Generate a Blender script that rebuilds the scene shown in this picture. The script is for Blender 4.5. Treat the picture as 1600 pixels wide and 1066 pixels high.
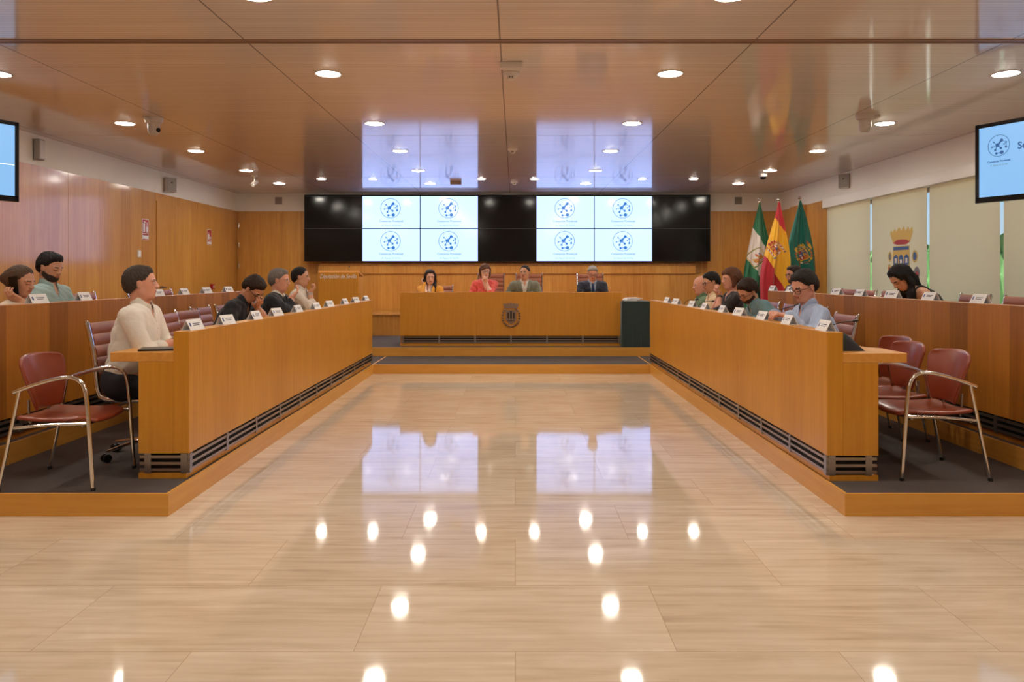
import bpy, math, random
import numpy as np
from mathutils import Vector, Matrix, Euler
PI = math.pi
random.seed(7)
for o in list(bpy.data.objects): bpy.data.objects.remove(o)
scene = bpy.context.scene
COL = scene.collection

# ------------------------------------------------------------------ camera
F = 1190.0                      # focal length in photo pixels
CH = 1.42                       # camera height
cam_d = bpy.data.cameras.new('camera'); cam = bpy.data.objects.new('camera', cam_d); COL.objects.link(cam)
cam_d.sensor_width = 36; cam_d.lens = F/1600*36
cam_d.shift_x = -5/1600; cam_d.shift_y = -103/1600
cam.location = (0, 0, CH); cam.rotation_euler = (PI/2, 0, 0)
cam_d.clip_start = 0.05; cam_d.clip_end = 400
scene.camera = cam

# ------------------------------------------------------------------ world, exposure
world = bpy.data.worlds.new('daylight'); scene.world = world; world.use_nodes = True
wn = world.node_tree.nodes; wl = world.node_tree.links
bg = wn['Background']
sky = wn.new('ShaderNodeTexSky'); sky.sky_type = 'HOSEK_WILKIE'; sky.turbidity = 3.0
sky.sun_direction = Vector((-0.3, 0.5, 0.8)).normalized(); sky.ground_albedo = 0.4
wl.new(sky.outputs[0], bg.inputs[0]); bg.inputs[1].default_value = 3.6
sun_d = bpy.data.lights.new('sun', 'SUN'); sun_d.energy = 16.0; sun_d.angle = 0.01; sun_d.color = (1.0, .95, .88)
sun = bpy.data.objects.new('sun', sun_d); COL.objects.link(sun); sun.rotation_euler = (math.radians(-12), math.radians(-38), 0)
scene.view_settings.view_transform = 'Standard'
scene.view_settings.look = 'None'
scene.view_settings.gamma = 1
scene.view_settings.use_curve_mapping = False
scene.view_settings.exposure = 0.0
LAMP = 150.0                     # radiance of a downlight's diffuser
LAMP_COL = (1.0, 0.94, 0.81)

# ------------------------------------------------------------------ positions
CEIL = 3.125; WOOD_TOP = 2.75
XL, XR, YF, YB = -5.8, 5.49, 15.87, -4.5
P1, P2 = 0.132, 0.27            # platform heights
def at(px, py, Y): return Vector(((px-805)*Y/F, Y, CH-(py-430)*Y/F))
def yx(px, X): return F*X/(px-805)      # depth of a pixel column on a plane of constant x

# ------------------------------------------------------------------ tagging
def tag(o, label=None, cat=None, group=None, kind=None):
    if label: o['label'] = label
    if cat: o['category'] = cat
    if group: o['group'] = group
    if kind: o['kind'] = kind
    return o
def empty(name, loc=(0,0,0), rz=0):
    o = bpy.data.objects.new(name, None); COL.objects.link(o)
    o.empty_display_size = 0.1
    o.location = loc; o.rotation_euler = (0,0,rz); return o
def children(o): return [c for c in bpy.data.objects if c.parent == o]
def copy_tree(o, parent=None):
    c = o.copy(); COL.objects.link(c)
    if parent is not None: c.parent = parent
    for ch in children(o): copy_tree(ch, c)
    return c

# ------------------------------------------------------------------ materials
def lin(c):
    return tuple(((x/255)/12.92 if x/255 <= 0.04045 else ((x/255+0.055)/1.055)**2.4) for x in c)
MATS = {}
def mat(name, col, rough=0.5, metal=0.0, coat=0.0, coat_r=0.1, spec=0.5, emit=None, es=0.0, noise=None, bump=0.0, bscale=200, sheen=0, sss=0):
    m = bpy.data.materials.new(name); m.use_nodes = True; MATS[name] = m
    nt = m.node_tree; b = nt.nodes['Principled BSDF']
    b.inputs['Base Color'].default_value = (*col, 1); b.inputs['Roughness'].default_value = rough
    b.inputs['Metallic'].default_value = metal; b.inputs['Coat Weight'].default_value = coat
    b.inputs['Coat Roughness'].default_value = coat_r; b.inputs['Specular IOR Level'].default_value = spec
    b.inputs['Sheen Weight'].default_value = sheen
    if sss:
        b.inputs['Subsurface Weight'].default_value = sss; b.inputs['Subsurface Scale'].default_value = 0.01
        b.inputs['Subsurface Radius'].default_value = (1, .35, .2)
    if emit: b.inputs['Emission Color'].default_value = (*emit, 1); b.inputs['Emission Strength'].default_value = es
    if noise or bump:
        tc = nt.nodes.new('ShaderNodeTexCoord')
        n = nt.nodes.new('ShaderNodeTexNoise'); n.inputs['Scale'].default_value = noise[0] if noise else bscale
        n.inputs['Detail'].default_value = 4
        nt.links.new(tc.outputs['Object'], n.inputs['Vector'])
        if noise:
            r = nt.nodes.new('ShaderNodeMix'); r.data_type = 'RGBA'
            a = noise[1]
            r.inputs[6].default_value = (*[c*(1-a) for c in col], 1); r.inputs[7].default_value = (*[min(1, c*(1+a)) for c in col], 1)
            nt.links.new(n.outputs[0], r.inputs[0]); nt.links.new(r.outputs[2], b.inputs['Base Color'])
        if bump:
            n2 = nt.nodes.new('ShaderNodeTexNoise'); n2.inputs['Scale'].default_value = bscale; n2.inputs['Detail'].default_value = 3
            nt.links.new(tc.outputs['Object'], n2.inputs['Vector'])
            bp = nt.nodes.new('ShaderNodeBump'); bp.inputs['Strength'].default_value = bump; bp.inputs['Distance'].default_value = 0.01
            nt.links.new(n2.outputs[0], bp.inputs['Height']); nt.links.new(bp.outputs[0], b.inputs['Normal'])
    return m
def math_node(nt, op, a, b=None, c=None):
    n = nt.nodes.new('ShaderNodeMath'); n.operation = op
    for i, v in enumerate((a, b, c)):
        if v is None: continue
        if isinstance(v, (int, float)): n.inputs[i].default_value = v
        else: nt.links.new(v, n.inputs[i])
    return n.outputs[0]
def wood(name, dark, light, grain='z', plank=0.32, along='y', tone=0.16, coat=0.35, coat_r=0.12, rough=0.42, figure=0.25):
    """veneer: fine grain stretched along one axis, tone stepping from leaf to leaf"""
    m = bpy.data.materials.new(name); m.use_nodes = True; MATS[name] = m
    nt = m.node_tree; N = nt.nodes; L = nt.links; b = N['Principled BSDF']
    tc = N.new('ShaderNodeTexCoord'); sep = N.new('ShaderNodeSeparateXYZ'); L.new(tc.outputs['Object'], sep.inputs[0])
    ax = {'x':0,'y':1,'z':2}
    s = [34.0, 34.0, 34.0]; s[ax[grain]] = 1.3
    mp = N.new('ShaderNodeMapping'); L.new(tc.outputs['Object'], mp.inputs[0]); mp.inputs['Scale'].default_value = s
    fine = N.new('ShaderNodeTexNoise'); fine.inputs['Scale'].default_value = 1.0; fine.inputs['Detail'].default_value = 6; fine.inputs['Distortion'].default_value = 0.4
    L.new(mp.outputs[0], fine.inputs[0])
    s2 = [5.0, 5.0, 5.0]; s2[ax[grain]] = 2.2
    mp2 = N.new('ShaderNodeMapping'); L.new(tc.outputs['Object'], mp2.inputs[0]); mp2.inputs['Scale'].default_value = s2
    fig = N.new('ShaderNodeTexNoise'); fig.inputs['Scale'].default_value = 1.0; fig.inputs['Detail'].default_value = 3; fig.inputs['Distortion'].default_value = 1.2
    L.new(mp2.outputs[0], fig.inputs[0])
    # leaf tone
    if along == 'xy': co = math_node(nt, 'ADD', sep.outputs[0], sep.outputs[1])
    else: co = sep.outputs[ax[along]]
    k = math_node(nt, 'FLOOR', math_node(nt, 'DIVIDE', co, plank))
    wnz = N.new('ShaderNodeTexWhiteNoise'); wnz.noise_dimensions = '1D'; L.new(k, wnz.inputs['W'])
    f = math_node(nt, 'ADD', math_node(nt, 'MULTIPLY', fine.outputs[0], 1.0-figure), math_node(nt, 'MULTIPLY', fig.outputs[0], figure))
    f = math_node(nt, 'ADD', f, math_node(nt, 'MULTIPLY', math_node(nt, 'SUBTRACT', wnz.outputs[0], 0.5), tone*2))
    rp = N.new('ShaderNodeValToRGB'); L.new(f, rp.inputs[0])
    rp.color_ramp.elements[0].position = 0.2; rp.color_ramp.elements[0].color = (*dark, 1)
    rp.color_ramp.elements[1].position = 0.8; rp.color_ramp.elements[1].color = (*light, 1)
    L.new(rp.outputs[0], b.inputs['Base Color'])
    b.inputs['Roughness'].default_value = rough; b.inputs['Coat Weight'].default_value = coat; b.inputs['Coat Roughness'].default_value = coat_r
    return m

M_wall = wood('wall_veneer', lin((188,120,40)), lin((224,163,76)), plank=0.30, along='xy', tone=0.12, coat=1.0, coat_r=0.13, rough=0.45)
M_desk = wood('desk_veneer', lin((192,124,22)), lin((218,154,44)), plank=0.42, along='y', tone=0.10, coat=0.35, coat_r=0.22)
M_desk2 = wood('rear_desk_veneer', lin((150,88,16)), lin((192,120,34)), plank=0.24, along='y', tone=0.26, coat=0.3, coat_r=0.25)
M_table = wood('table_veneer', lin((200,130,26)), lin((218,150,42)), plank=0.9, along='x', tone=0.06, coat=0.3, coat_r=0.25)
M_ply = wood('plinth_wood', lin((206,142,50)), lin((228,168,76)), grain='x', plank=1.9, along='y', tone=0.05, coat=0.25, coat_r=0.25)
M_ply_y = wood('plinth_wood_long', lin((206,142,50)), lin((228,168,76)), grain='y', plank=1.9, along='y', tone=0.05, coat=0.25, coat_r=0.25)
M_top = wood('worktop_wood', lin((208,140,54)), lin((230,166,80)), grain='y', plank=0.8, along='y', tone=0.05, coat=0.3, coat_r=0.2)
M_white = mat('white_plaster', lin((240,232,222)), 0.75, noise=(3, 0.03))
M_pelmet = mat('pelmet_white', lin((232,224,216)), 0.5)
M_carpet = mat('charcoal_carpet', lin((92,84,82)), 0.95, noise=(160, 0.35), bump=0.5, bscale=300, spec=0.1)
M_black = mat('black_plastic', (0.012,0.012,0.013), 0.35)
M_gloss = mat('black_glass', (0.004,0.004,0.005), 0.13, spec=0.35)
M_chrome = mat('chrome', (0.75,0.74,0.73), 0.12, metal=1.0)
M_steel = mat('brushed_steel', (0.36,0.34,0.33), 0.32, metal=1.0)
M_grille = mat('grille_bar_metal', (0.42,0.36,0.32), 0.35, metal=1.0)
M_dark = mat('dark_recess', (0.015,0.012,0.011), 0.6)
M_leather = mat('tan_leather', lin((150,86,60)), 0.42, noise=(12, 0.12), bump=0.08, bscale=220)
M_seat = mat('red_brown_leather', lin((140,60,34)), 0.30, noise=(8, 0.10), coat=0.3, coat_r=0.2)
M_paper = mat('white_card', (0.84,0.83,0.84), 0.6)
M_ink = mat('grey_ink', (0.10,0.10,0.16), 0.7)
M_blueink = mat('blue_ink', (0.05,0.09,0.30), 0.7)
M_device = mat('device_white', lin((214,204,196)), 0.4)
M_device_g = mat('device_grey', lin((160,152,148)), 0.5)
M_red = mat('sign_red', lin((170,22,28)), 0.4)
M_cloth = mat('dark_green_cloth', lin((44,60,56)), 0.85, bump=0.3, bscale=120, sheen=0.3)
M_lamp = mat('lamp_diffuser', (0.9,0.9,0.9), 0.5, emit=LAMP_COL, es=LAMP)
M_screen = mat('lit_screen', (0.02,0.02,0.02), 0.12, emit=(0.76,1.06,2.1), es=1.0)
M_screen_b = mat('lit_blue_screen', (0.02,0.02,0.02), 0.12, emit=(0.27,0.56,0.94), es=0.95)
M_logo = mat('logo_blue', (0.01,0.02,0.03), 0.3, emit=(0.02,0.19,0.62), es=0.95)
M_ring = mat('logo_ring', (0.01,0.02,0.03), 0.3, emit=(0.03,0.20,0.35), es=0.9)
M_txt = mat('caption_grey', (0.01,0.02,0.03), 0.3, emit=(0.18,0.33,0.42), es=0.9)
M_txt2 = mat('caption_pale', (0.01,0.02,0.03), 0.3, emit=(0.34,0.55,0.66), es=0.95)
M_navy = mat('screen_navy', (0.01,0.02,0.03), 0.3, emit=(0.02,0.10,0.30), es=0.9)
M_letter = mat('lectern_lettering', (0.85,0.83,0.80), 0.35)

def travertine():
    m = bpy.data.materials.new('travertine'); m.use_nodes = True
    nt = m.node_tree; N = nt.nodes; L = nt.links; b = N['Principled BSDF']
    tc = N.new('ShaderNodeTexCoord'); sep = N.new('ShaderNodeSeparateXYZ'); L.new(tc.outputs['Object'], sep.inputs[0])
    TX, TY = 1.22, 0.61
    row = math_node(nt, 'FLOOR', math_node(nt, 'DIVIDE', math_node(nt,'ADD', sep.outputs[1], 0.18), TY))
    offs = math_node(nt, 'MULTIPLY', math_node(nt, 'FRACT', math_node(nt, 'MULTIPLY', row, 0.5)), TX)
    xx = math_node(nt, 'ADD', sep.outputs[0], offs)
    colm = math_node(nt, 'FLOOR', math_node(nt, 'DIVIDE', xx, TX))
    fx = math_node(nt, 'FRACT', math_node(nt, 'DIVIDE', xx, TX)); fy = math_node(nt, 'FRACT', math_node(nt, 'DIVIDE', math_node(nt,'ADD', sep.outputs[1], 0.18), TY))
    def edge(f, w):
        return math_node(nt, 'LESS_THAN', math_node(nt, 'MINIMUM', f, math_node(nt, 'SUBTRACT', 1.0, f)), w)
    seam = math_node(nt, 'MAXIMUM', edge(fx, 0.0014), edge(fy, 0.0026))
    wnz = N.new('ShaderNodeTexWhiteNoise'); wnz.noise_dimensions = '2D'
    cmb = N.new('ShaderNodeCombineXYZ'); L.new(row, cmb.inputs[0]); L.new(colm, cmb.inputs[1]); L.new(cmb.outputs[0], wnz.inputs['Vector'])
    # veins run along x, shifted per slab
    sh = N.new('ShaderNodeCombineXYZ'); L.new(math_node(nt,'MULTIPLY',wnz.outputs[0],37.0), sh.inputs[0]); L.new(math_node(nt,'MULTIPLY',wnz.outputs[0],11.0), sh.inputs[1])
    ad = N.new('ShaderNodeVectorMath'); L.new(tc.outputs['Object'], ad.inputs[0]); L.new(sh.outputs[0], ad.inputs[1])
    mp = N.new('ShaderNodeMapping'); mp.inputs['Scale'].default_value = (1.6, 24, 1); L.new(ad.outputs[0], mp.inputs[0])
    n1 = N.new('ShaderNodeTexNoise'); n1.inputs['Scale'].default_value = 1.0; n1.inputs['Detail'].default_value = 7; n1.inputs['Distortion'].default_value = 0.6; L.new(mp.outputs[0], n1.inputs[0])
    mp2 = N.new('ShaderNodeMapping'); mp2.inputs['Scale'].default_value = (2.2, 5, 1); L.new(ad.outputs[0], mp2.inputs[0])
    n2 = N.new('ShaderNodeTexNoise'); n2.inputs['Scale'].default_value = 1.0; n2.inputs['Detail'].default_value = 5; n2.inputs['Distortion'].default_value = 1.0; L.new(mp2.outputs[0], n2.inputs[0])
    f = math_node(nt, 'ADD', math_node(nt, 'MULTIPLY', n1.outputs[0], 0.6), math_node(nt, 'MULTIPLY', n2.outputs[0], 0.4))
    f = math_node(nt, 'ADD', f, math_node(nt, 'MULTIPLY', math_node(nt, 'SUBTRACT', wnz.outputs[0], 0.5), 0.10))
    rp = N.new('ShaderNodeValToRGB'); L.new(f, rp.inputs[0]); e = rp.color_ramp.elements
    e[0].position = 0.28; e[0].color = (*lin((192,170,146)), 1); e[1].position = 0.70; e[1].color = (*lin((228,212,192)), 1)
    x = e.new(0.46); x.color = (*lin((212,192,168)), 1)
    mx = N.new('ShaderNodeMix'); mx.data_type = 'RGBA'; L.new(math_node(nt,'MULTIPLY',seam,0.45), mx.inputs[0]); L.new(rp.outputs[0], mx.inputs[6]); mx.inputs[7].default_value = (*lin((150,110,80)), 1)
    L.new(mx.outputs[2], b.inputs['Base Color'])
    n3 = N.new('ShaderNodeTexNoise'); n3.inputs['Scale'].default_value = 3.0; n3.inputs['Detail'].default_value = 4; L.new(mp2.outputs[0], n3.inputs[0])
    rr = math_node(nt, 'ADD', 0.03, math_node(nt, 'MULTIPLY', n3.outputs[0], 0.05))
    L.new(rr, b.inputs['Roughness']); b.inputs['Specular IOR Level'].default_value = 0.5
    return m
def ceiling_mat():
    m = bpy.data.materials.new('grooved_ceiling_veneer'); m.use_nodes = True
    nt = m.node_tree; N = nt.nodes; L = nt.links; b = N['Principled BSDF']
    tc = N.new('ShaderNodeTexCoord'); sep = N.new('ShaderNodeSeparateXYZ'); L.new(tc.outputs['Object'], sep.inputs[0])
    P = 0.044
    g = math_node(nt, 'LESS_THAN', math_node(nt, 'FRACT', math_node(nt, 'DIVIDE', sep.outputs[1], P)), 0.16)
    # panel joints
    fx = math_node(nt, 'FRACT', math_node(nt, 'DIVIDE', math_node(nt, 'ADD', sep.outputs[0], 0.11), 1.85))
    jx = math_node(nt, 'LESS_THAN', math_node(nt, 'MINIMUM', fx, math_node(nt, 'SUBTRACT', 1.0, fx)), 0.0032)
    mp = N.new('ShaderNodeMapping'); mp.inputs['Scale'].default_value = (0.9, 26, 1); L.new(tc.outputs['Object'], mp.inputs[0])
    n1 = N.new('ShaderNodeTexNoise'); n1.inputs['Scale'].default_value = 1.0; n1.inputs['Detail'].default_value = 5; L.new(mp.outputs[0], n1.inputs[0])
    wnz = N.new('ShaderNodeTexWhiteNoise'); wnz.noise_dimensions = '2D'
    cmb = N.new('ShaderNodeCombineXYZ'); L.new(math_node(nt,'FLOOR',math_node(nt, 'DIVIDE', math_node(nt, 'ADD', sep.outputs[0], 0.11), 1.85)), cmb.inputs[0])
    L.new(math_node(nt,'FLOOR',math_node(nt,'DIVIDE',math_node(nt,'SUBTRACT',sep.outputs[1],5.54),3.8)), cmb.inputs[1]); L.new(cmb.outputs[0], wnz.inputs['Vector'])
    f = math_node(nt, 'ADD', n1.outputs[0], math_node(nt, 'MULTIPLY', math_node(nt, 'SUBTRACT', wnz.outputs[0], 0.5), 0.15))
    rp = N.new('ShaderNodeValToRGB'); L.new(f, rp.inputs[0]); e = rp.color_ramp.elements
    e[0].position = 0.25; e[0].color = (*lin((220,202,190)), 1); e[1].position = 0.75; e[1].color = (*lin((238,224,214)), 1)
    dk = math_node(nt, 'MAXIMUM', math_node(nt, 'MULTIPLY', g, 0.34), math_node(nt, 'MULTIPLY', jx, 0.75))
    mx = N.new('ShaderNodeMix'); mx.data_type = 'RGBA'; L.new(dk, mx.inputs[0]); L.new(rp.outputs[0], mx.inputs[6]); mx.inputs[7].default_value = (*lin((60,36,22)), 1)
    L.new(mx.outputs[2], b.inputs['Base Color'])
    b.inputs['Roughness'].default_value = 0.5; b.inputs['Coat Weight'].default_value = 0.85; b.inputs['Coat Roughness'].default_value = 0.085
    return m
M_floor = travertine(); M_ceil = ceiling_mat()
def blind_mat():
    m = bpy.data.materials.new('blind_fabric'); m.use_nodes = True
    nt = m.node_tree; N = nt.nodes; L = nt.links; N.remove(N['Principled BSDF'])
    d = N.new('ShaderNodeBsdfDiffuse'); t = N.new('ShaderNodeBsdfTranslucent'); mx = N.new('ShaderNodeMixShader')
    d.inputs[0].default_value = (*lin((228,216,194)), 1); t.inputs[0].default_value = (*lin((255,218,184)), 1)
    mx.inputs[0].default_value = 0.55
    L.new(d.outputs[0], mx.inputs[1]); L.new(t.outputs[0], mx.inputs[2]); L.new(mx.outputs[0], N['Material Output'].inputs[0])
    return m
M_blind = blind_mat()
def glass_mat():
    m = bpy.data.materials.new('window_glass'); m.use_nodes = True
    nt = m.node_tree; N = nt.nodes; L = nt.links; N.remove(N['Principled BSDF'])
    t = N.new('ShaderNodeBsdfTransparent'); g = N.new('ShaderNodeBsdfGlossy'); g.inputs['Roughness'].default_value = 0.02
    t.inputs[0].default_value = (0.93,0.95,0.93,1)
    fr = N.new('ShaderNodeLayerWeight'); fr.inputs[0].default_value = 0.5; mx = N.new('ShaderNodeMixShader')
    L.new(math_node(nt, 'MULTIPLY_ADD', math_node(nt, 'POWER', fr.outputs['Facing'], 5.0), 0.6, 0.04), mx.inputs[0]); L.new(t.outputs[0], mx.inputs[1]); L.new(g.outputs[0], mx.inputs[2]); L.new(mx.outputs[0], N['Material Output'].inputs[0])
    return m
M_glass = glass_mat()

# ------------------------------------------------------------------ mesh builder
def smooth_path(pts, k=6):
    pts = [Vector(p) for p in pts]; out = []
    for i in range(len(pts)-1):
        p0 = pts[max(i-1, 0)]; p1 = pts[i]; p2 = pts[i+1]; p3 = pts[min(i+2, len(pts)-1)]
        for j in range(k):
            t = j/k; out.append(.5*((2*p1)+(p2-p0)*t+(2*p0-5*p1+4*p2-p3)*t*t+(3*p1-p0-3*p2+p3)*t**3))
    return out+[pts[-1]]
class MB:
    def __init__(s): s.v = []; s.f = []; s.mi = []
    def add(s, vs, fs, mi=0):
        k = len(s.v); s.v += [tuple(v) for v in vs]; s.f += [tuple(i+k for i in f) for f in fs]; s.mi += [mi]*len(fs); return s
    def box(s, x0, x1, y0, y1, z0, z1, mi=0):
        if x0 > x1: x0, x1 = x1, x0
        if y0 > y1: y0, y1 = y1, y0
        if z0 > z1: z0, z1 = z1, z0
        v = [(x0,y0,z0),(x1,y0,z0),(x1,y1,z0),(x0,y1,z0),(x0,y0,z1),(x1,y0,z1),(x1,y1,z1),(x0,y1,z1)]
        return s.add(v, [(0,3,2,1),(4,5,6,7),(0,1,5,4),(1,2,6,5),(2,3,7,6),(3,0,4,7)], mi)
    def obox(s, c, ux, uy, uz, hx, hy, hz, mi=0):
        c = Vector(c); ux = Vector(ux); uy = Vector(uy); uz = Vector(uz)
        v = [c+ux*(a*hx)+uy*(b*hy)+uz*(d*hz) for d in (-1,1) for a, b in ((-1,-1),(1,-1),(1,1),(-1,1))]
        return s.add(v, [(0,3,2,1),(4,5,6,7),(0,1,5,4),(1,2,6,5),(2,3,7,6),(3,0,4,7)], mi)
    def tube(s, pts, r, n=10, mi=0, caps=True, flat=1.0):
        pts = [Vector(p) for p in pts]; rs = r if isinstance(r, (list, tuple)) else [r]*len(pts)
        k = len(s.v); prev = None; vs = []
        for i, p in enumerate(pts):
            d = (pts[min(i+1, len(pts)-1)]-pts[max(i-1, 0)]).normalized()
            if prev is None:
                a = Vector((0,0,1)) if abs(d.z) < 0.9 else Vector((1,0,0)); u = d.cross(a).normalized()
            else:
                u = (prev - d*prev.dot(d)).normalized()
            prev = u; w = d.cross(u)
            for j in range(n):
                t = 2*PI*j/n; vs.append(p + u*(math.cos(t)*rs[i]) + w*(math.sin(t)*rs[i]*flat))
        fs = []
        for i in range(len(pts)-1):
            for j in range(n):
                j2 = (j+1) % n; fs.append((i*n+j, i*n+j2, (i+1)*n+j2, (i+1)*n+j))
        if caps: fs += [tuple(range(n-1, -1, -1)), tuple((len(pts)-1)*n+j for j in range(n))]
        return s.add(vs, fs, mi)
    def cyl(s, a, b, r, n=20, mi=0, r2=None): return s.tube([a, b], [r, r if r2 is None else r2], n, mi)
    def lathe(s, prof, c=(0,0,0), n=20, mi=0):
        vs = []; fs = []
        for (r, z) in prof:
            for j in range(n):
                t = 2*PI*j/n; vs.append((c[0]+r*math.cos(t), c[1]+r*math.sin(t), c[2]+z))
        for i in range(len(prof)-1):
            for j in range(n):
                j2 = (j+1) % n; fs.append((i*n+j, i*n+j2, (i+1)*n+j2, (i+1)*n+j))
        fs += [tuple(range(n-1, -1, -1)), tuple((len(prof)-1)*n+j for j in range(n))]
        return s.add(vs, fs, mi)
    def prism(s, pts, o, u, v, w, d, mi=0):
        """outline pts (a,b) in plane o+a*u+b*v extruded by d along w"""
        o = Vector(o); u = Vector(u); v = Vector(v); w = Vector(w); n = len(pts)
        A = [o+u*a+v*b for a, b in pts]; B = [p+w*d for p in A]
        fs = [tuple(range(n-1, -1, -1)), tuple(range(n, 2*n))]+[(i, (i+1) % n, n+(i+1) % n, n+i) for i in range(n)]
        return s.add(A+B, fs, mi)
    def grid(s, fn, nu, nv, mi=0, closed=False):
        vs = [fn(i/nu, j/nv) for i in range(nu+1) for j in range(nv+1)]
        fs = [(i*(nv+1)+j, (i+1)*(nv+1)+j, (i+1)*(nv+1)+j+1, i*(nv+1)+j+1) for i in range(nu) for j in range(nv)]
        if callable(mi):
            k = len(s.v); s.v += [tuple(v) for v in vs]; s.f += [tuple(a+k for a in f) for f in fs]
            s.mi += [mi((i+.5)/nu, (j+.5)/nv) for i in range(nu) for j in range(nv)]; return s
        return s.add(vs, fs, mi)
    def build(s, name, mats, parent=None, smooth=False, bevel=0.0, solid=0.0, subd=0):
        me = bpy.data.meshes.new(name); me.from_pydata(s.v, [], s.f)
        if not isinstance(mats, (list, tuple)): mats = [mats]
        for m in mats: me.materials.append(m)
        if len(mats) > 1: me.polygons.foreach_set('material_index', s.mi)
        me.validate(); me.update()
        import bmesh
        bm = bmesh.new(); bm.from_mesh(me); bmesh.ops.recalc_face_normals(bm, faces=bm.faces); bm.to_mesh(me); bm.free()
        if smooth: me.polygons.foreach_set('use_smooth', [True]*len(me.polygons))
        o = bpy.data.objects.new(name, me); COL.objects.link(o)
        if parent: o.parent = parent
        if solid:
            md = o.modifiers.new('thick', 'SOLIDIFY'); md.thickness = solid; md.offset = 0
        if subd:
            md = o.modifiers.new('sub', 'SUBSURF'); md.levels = subd; md.render_levels = subd
        if bevel:
            md = o.modifiers.new('bev', 'BEVEL'); md.width = bevel; md.segments = 2; md.limit_method = 'ANGLE'; md.angle_limit = 0.9
        if smooth and (bevel or True):
            try: me.set_sharp_from_angle(angle=0.7)
            except Exception: pass
        return o
def struct(name, mb, m, parent=None, **k):
    o = mb.build(name, m, parent, **k); o['kind'] = 'structure'; return o
def text_mesh(name, body, size, m, parent, M, shear=0.0, align='CENTER', extrude=0.001, bold=0.0, sx=1.0):
    cu = bpy.data.curves.new(name, 'FONT'); cu.body = body; cu.size = size; cu.shear = shear
    cu.align_x = align; cu.align_y = 'CENTER'; cu.extrude = extrude; cu.offset = bold; cu.resolution_u = 3
    t = bpy.data.objects.new(name, cu); COL.objects.link(t)
    dg = bpy.context.evaluated_depsgraph_get(); dg.update()
    me = bpy.data.meshes.new_from_object(t.evaluated_get(dg)); bpy.data.objects.remove(t)
    me.name = name; me.transform(Matrix.Diagonal((sx,1,1,1))); me.transform(M); me.materials.clear(); me.materials.append(m)
    o = bpy.data.objects.new(name, me); COL.objects.link(o); o.parent = parent
    return o
def frame(o, u, v, w): 
    return Matrix(((u[0],v[0],w[0],o[0]),(u[1],v[1],w[1],o[1]),(u[2],v[2],w[2],o[2]),(0,0,0,1)))

# ================================================================== the room
struct('floor', MB().box(XL, XR, YB, YF, -0.12, 0.0), M_floor)
cb = MB().box(XL-.2, XR+.4, YB-.2, YF+.2, CEIL+0.012, CEIL+0.2)
ys = [YB-.2, 1.74, 5.505, 9.30, 13.2, YF+.2]
for i in range(len(ys)-1):
    cb.box(XL-.2, XR+.4, ys[i]+0.006, ys[i+1]-(0.006 if i != 1 else 0.006), CEIL, CEIL+0.012)
struct('ceiling', cb, M_ceil)
rail = struct('trim_1', MB().box(XL, XR, 5.50, 5.53, CEIL-0.008, CEIL+0.01).box(XL, XR, 5.56, 5.585, CEIL-0.008, CEIL+0.01), mat('rail_metal', lin((150,118,98)), 0.45, metal=0.3))
# left wall: veneer below, plaster frieze above
wl_ = MB()
seams = [YB-.2, -2.0, 1.2, 4.3, 7.2, 9.88, 12.27, 13.9, 14.8, YF]
for a, b in zip(seams[:-1], seams[1:]): wl_.box(XL-.15, XL, a+.003, b-.003, 0, WOOD_TOP)
wl_.box(XL-.16, XL-.006, YB-.15, YF+.16, 0, WOOD_TOP)
struct('wall_left', wl_, M_wall)
struct('wall_left_frieze', MB().box(XL-.15, XL-.015, YB-.15, YF+.15, WOOD_TOP, CEIL), M_white)
wf = MB(); X0 = [(px-805)*YF/F for px in (370, 443, 476, 640, 803, 965, 1105, 1145, 1217)]; X0[0] = XL; X0[-1] = XR
for a, b in zip(X0[:-1], X0[1:]): wf.box(a+.004, b-.004, YF, YF+.15, 0, WOOD_TOP)
wf.box(XL, XR, YF+.01, YF+.16, 0, WOOD_TOP)
struct('wall_far', wf, M_wall)
struct('wall_far_frieze', MB().box(XL-.1, XR+.1, YF+.02, YF+.15, WOOD_TOP, CEIL), M_white)
struct('wall_back', MB().box(XL-.15, XR+.15, YB-.15, YB, 0, CEIL), M_white)
# raised protruding panel under the display wall
struct('wall_far_panel', MB().box(-4.05, 3.72, 15.74, YF, P2, 1.66).box(-4.05, 3.72, 15.70, YF, 1.45, 1.60), M_wall)
# right wall
WY0, WY1 = 5.2, 13.3
wr = MB()
wr.box(XR, XR+.15, YB, WY0, 0, WOOD_TOP); 
for a, b in zip((WY1, 13.75, 14.3), (13.75, 14.3, YF)): wr.box(XR, XR+.15, a+.003, b-.003, 0, WOOD_TOP)
wr.box(XR+.006, XR+.16, WY1, YF+.16, 0, WOOD_TOP)
wr.box(XR, XR+.15, WY0, WY1, 0, 0.62)
wr.box(XR-.10, XR, 14.35, 14.95, P2, WOOD_TOP).box(XR-.05, XR, WY1, WY1+.22, P2, WOOD_TOP)
struct('wall_right', wr, M_wall)
struct('wall_right_frieze', MB().box(XR, XR+.15, YB-.15, YF+.15, WOOD_TOP, CEIL), M_white)
struct('trim_2', MB().box(XR-.13, XR, WY0-1.0, WY1, 2.585, 2.735), M_pelmet, bevel=.004)   # blind pelmet
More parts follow.
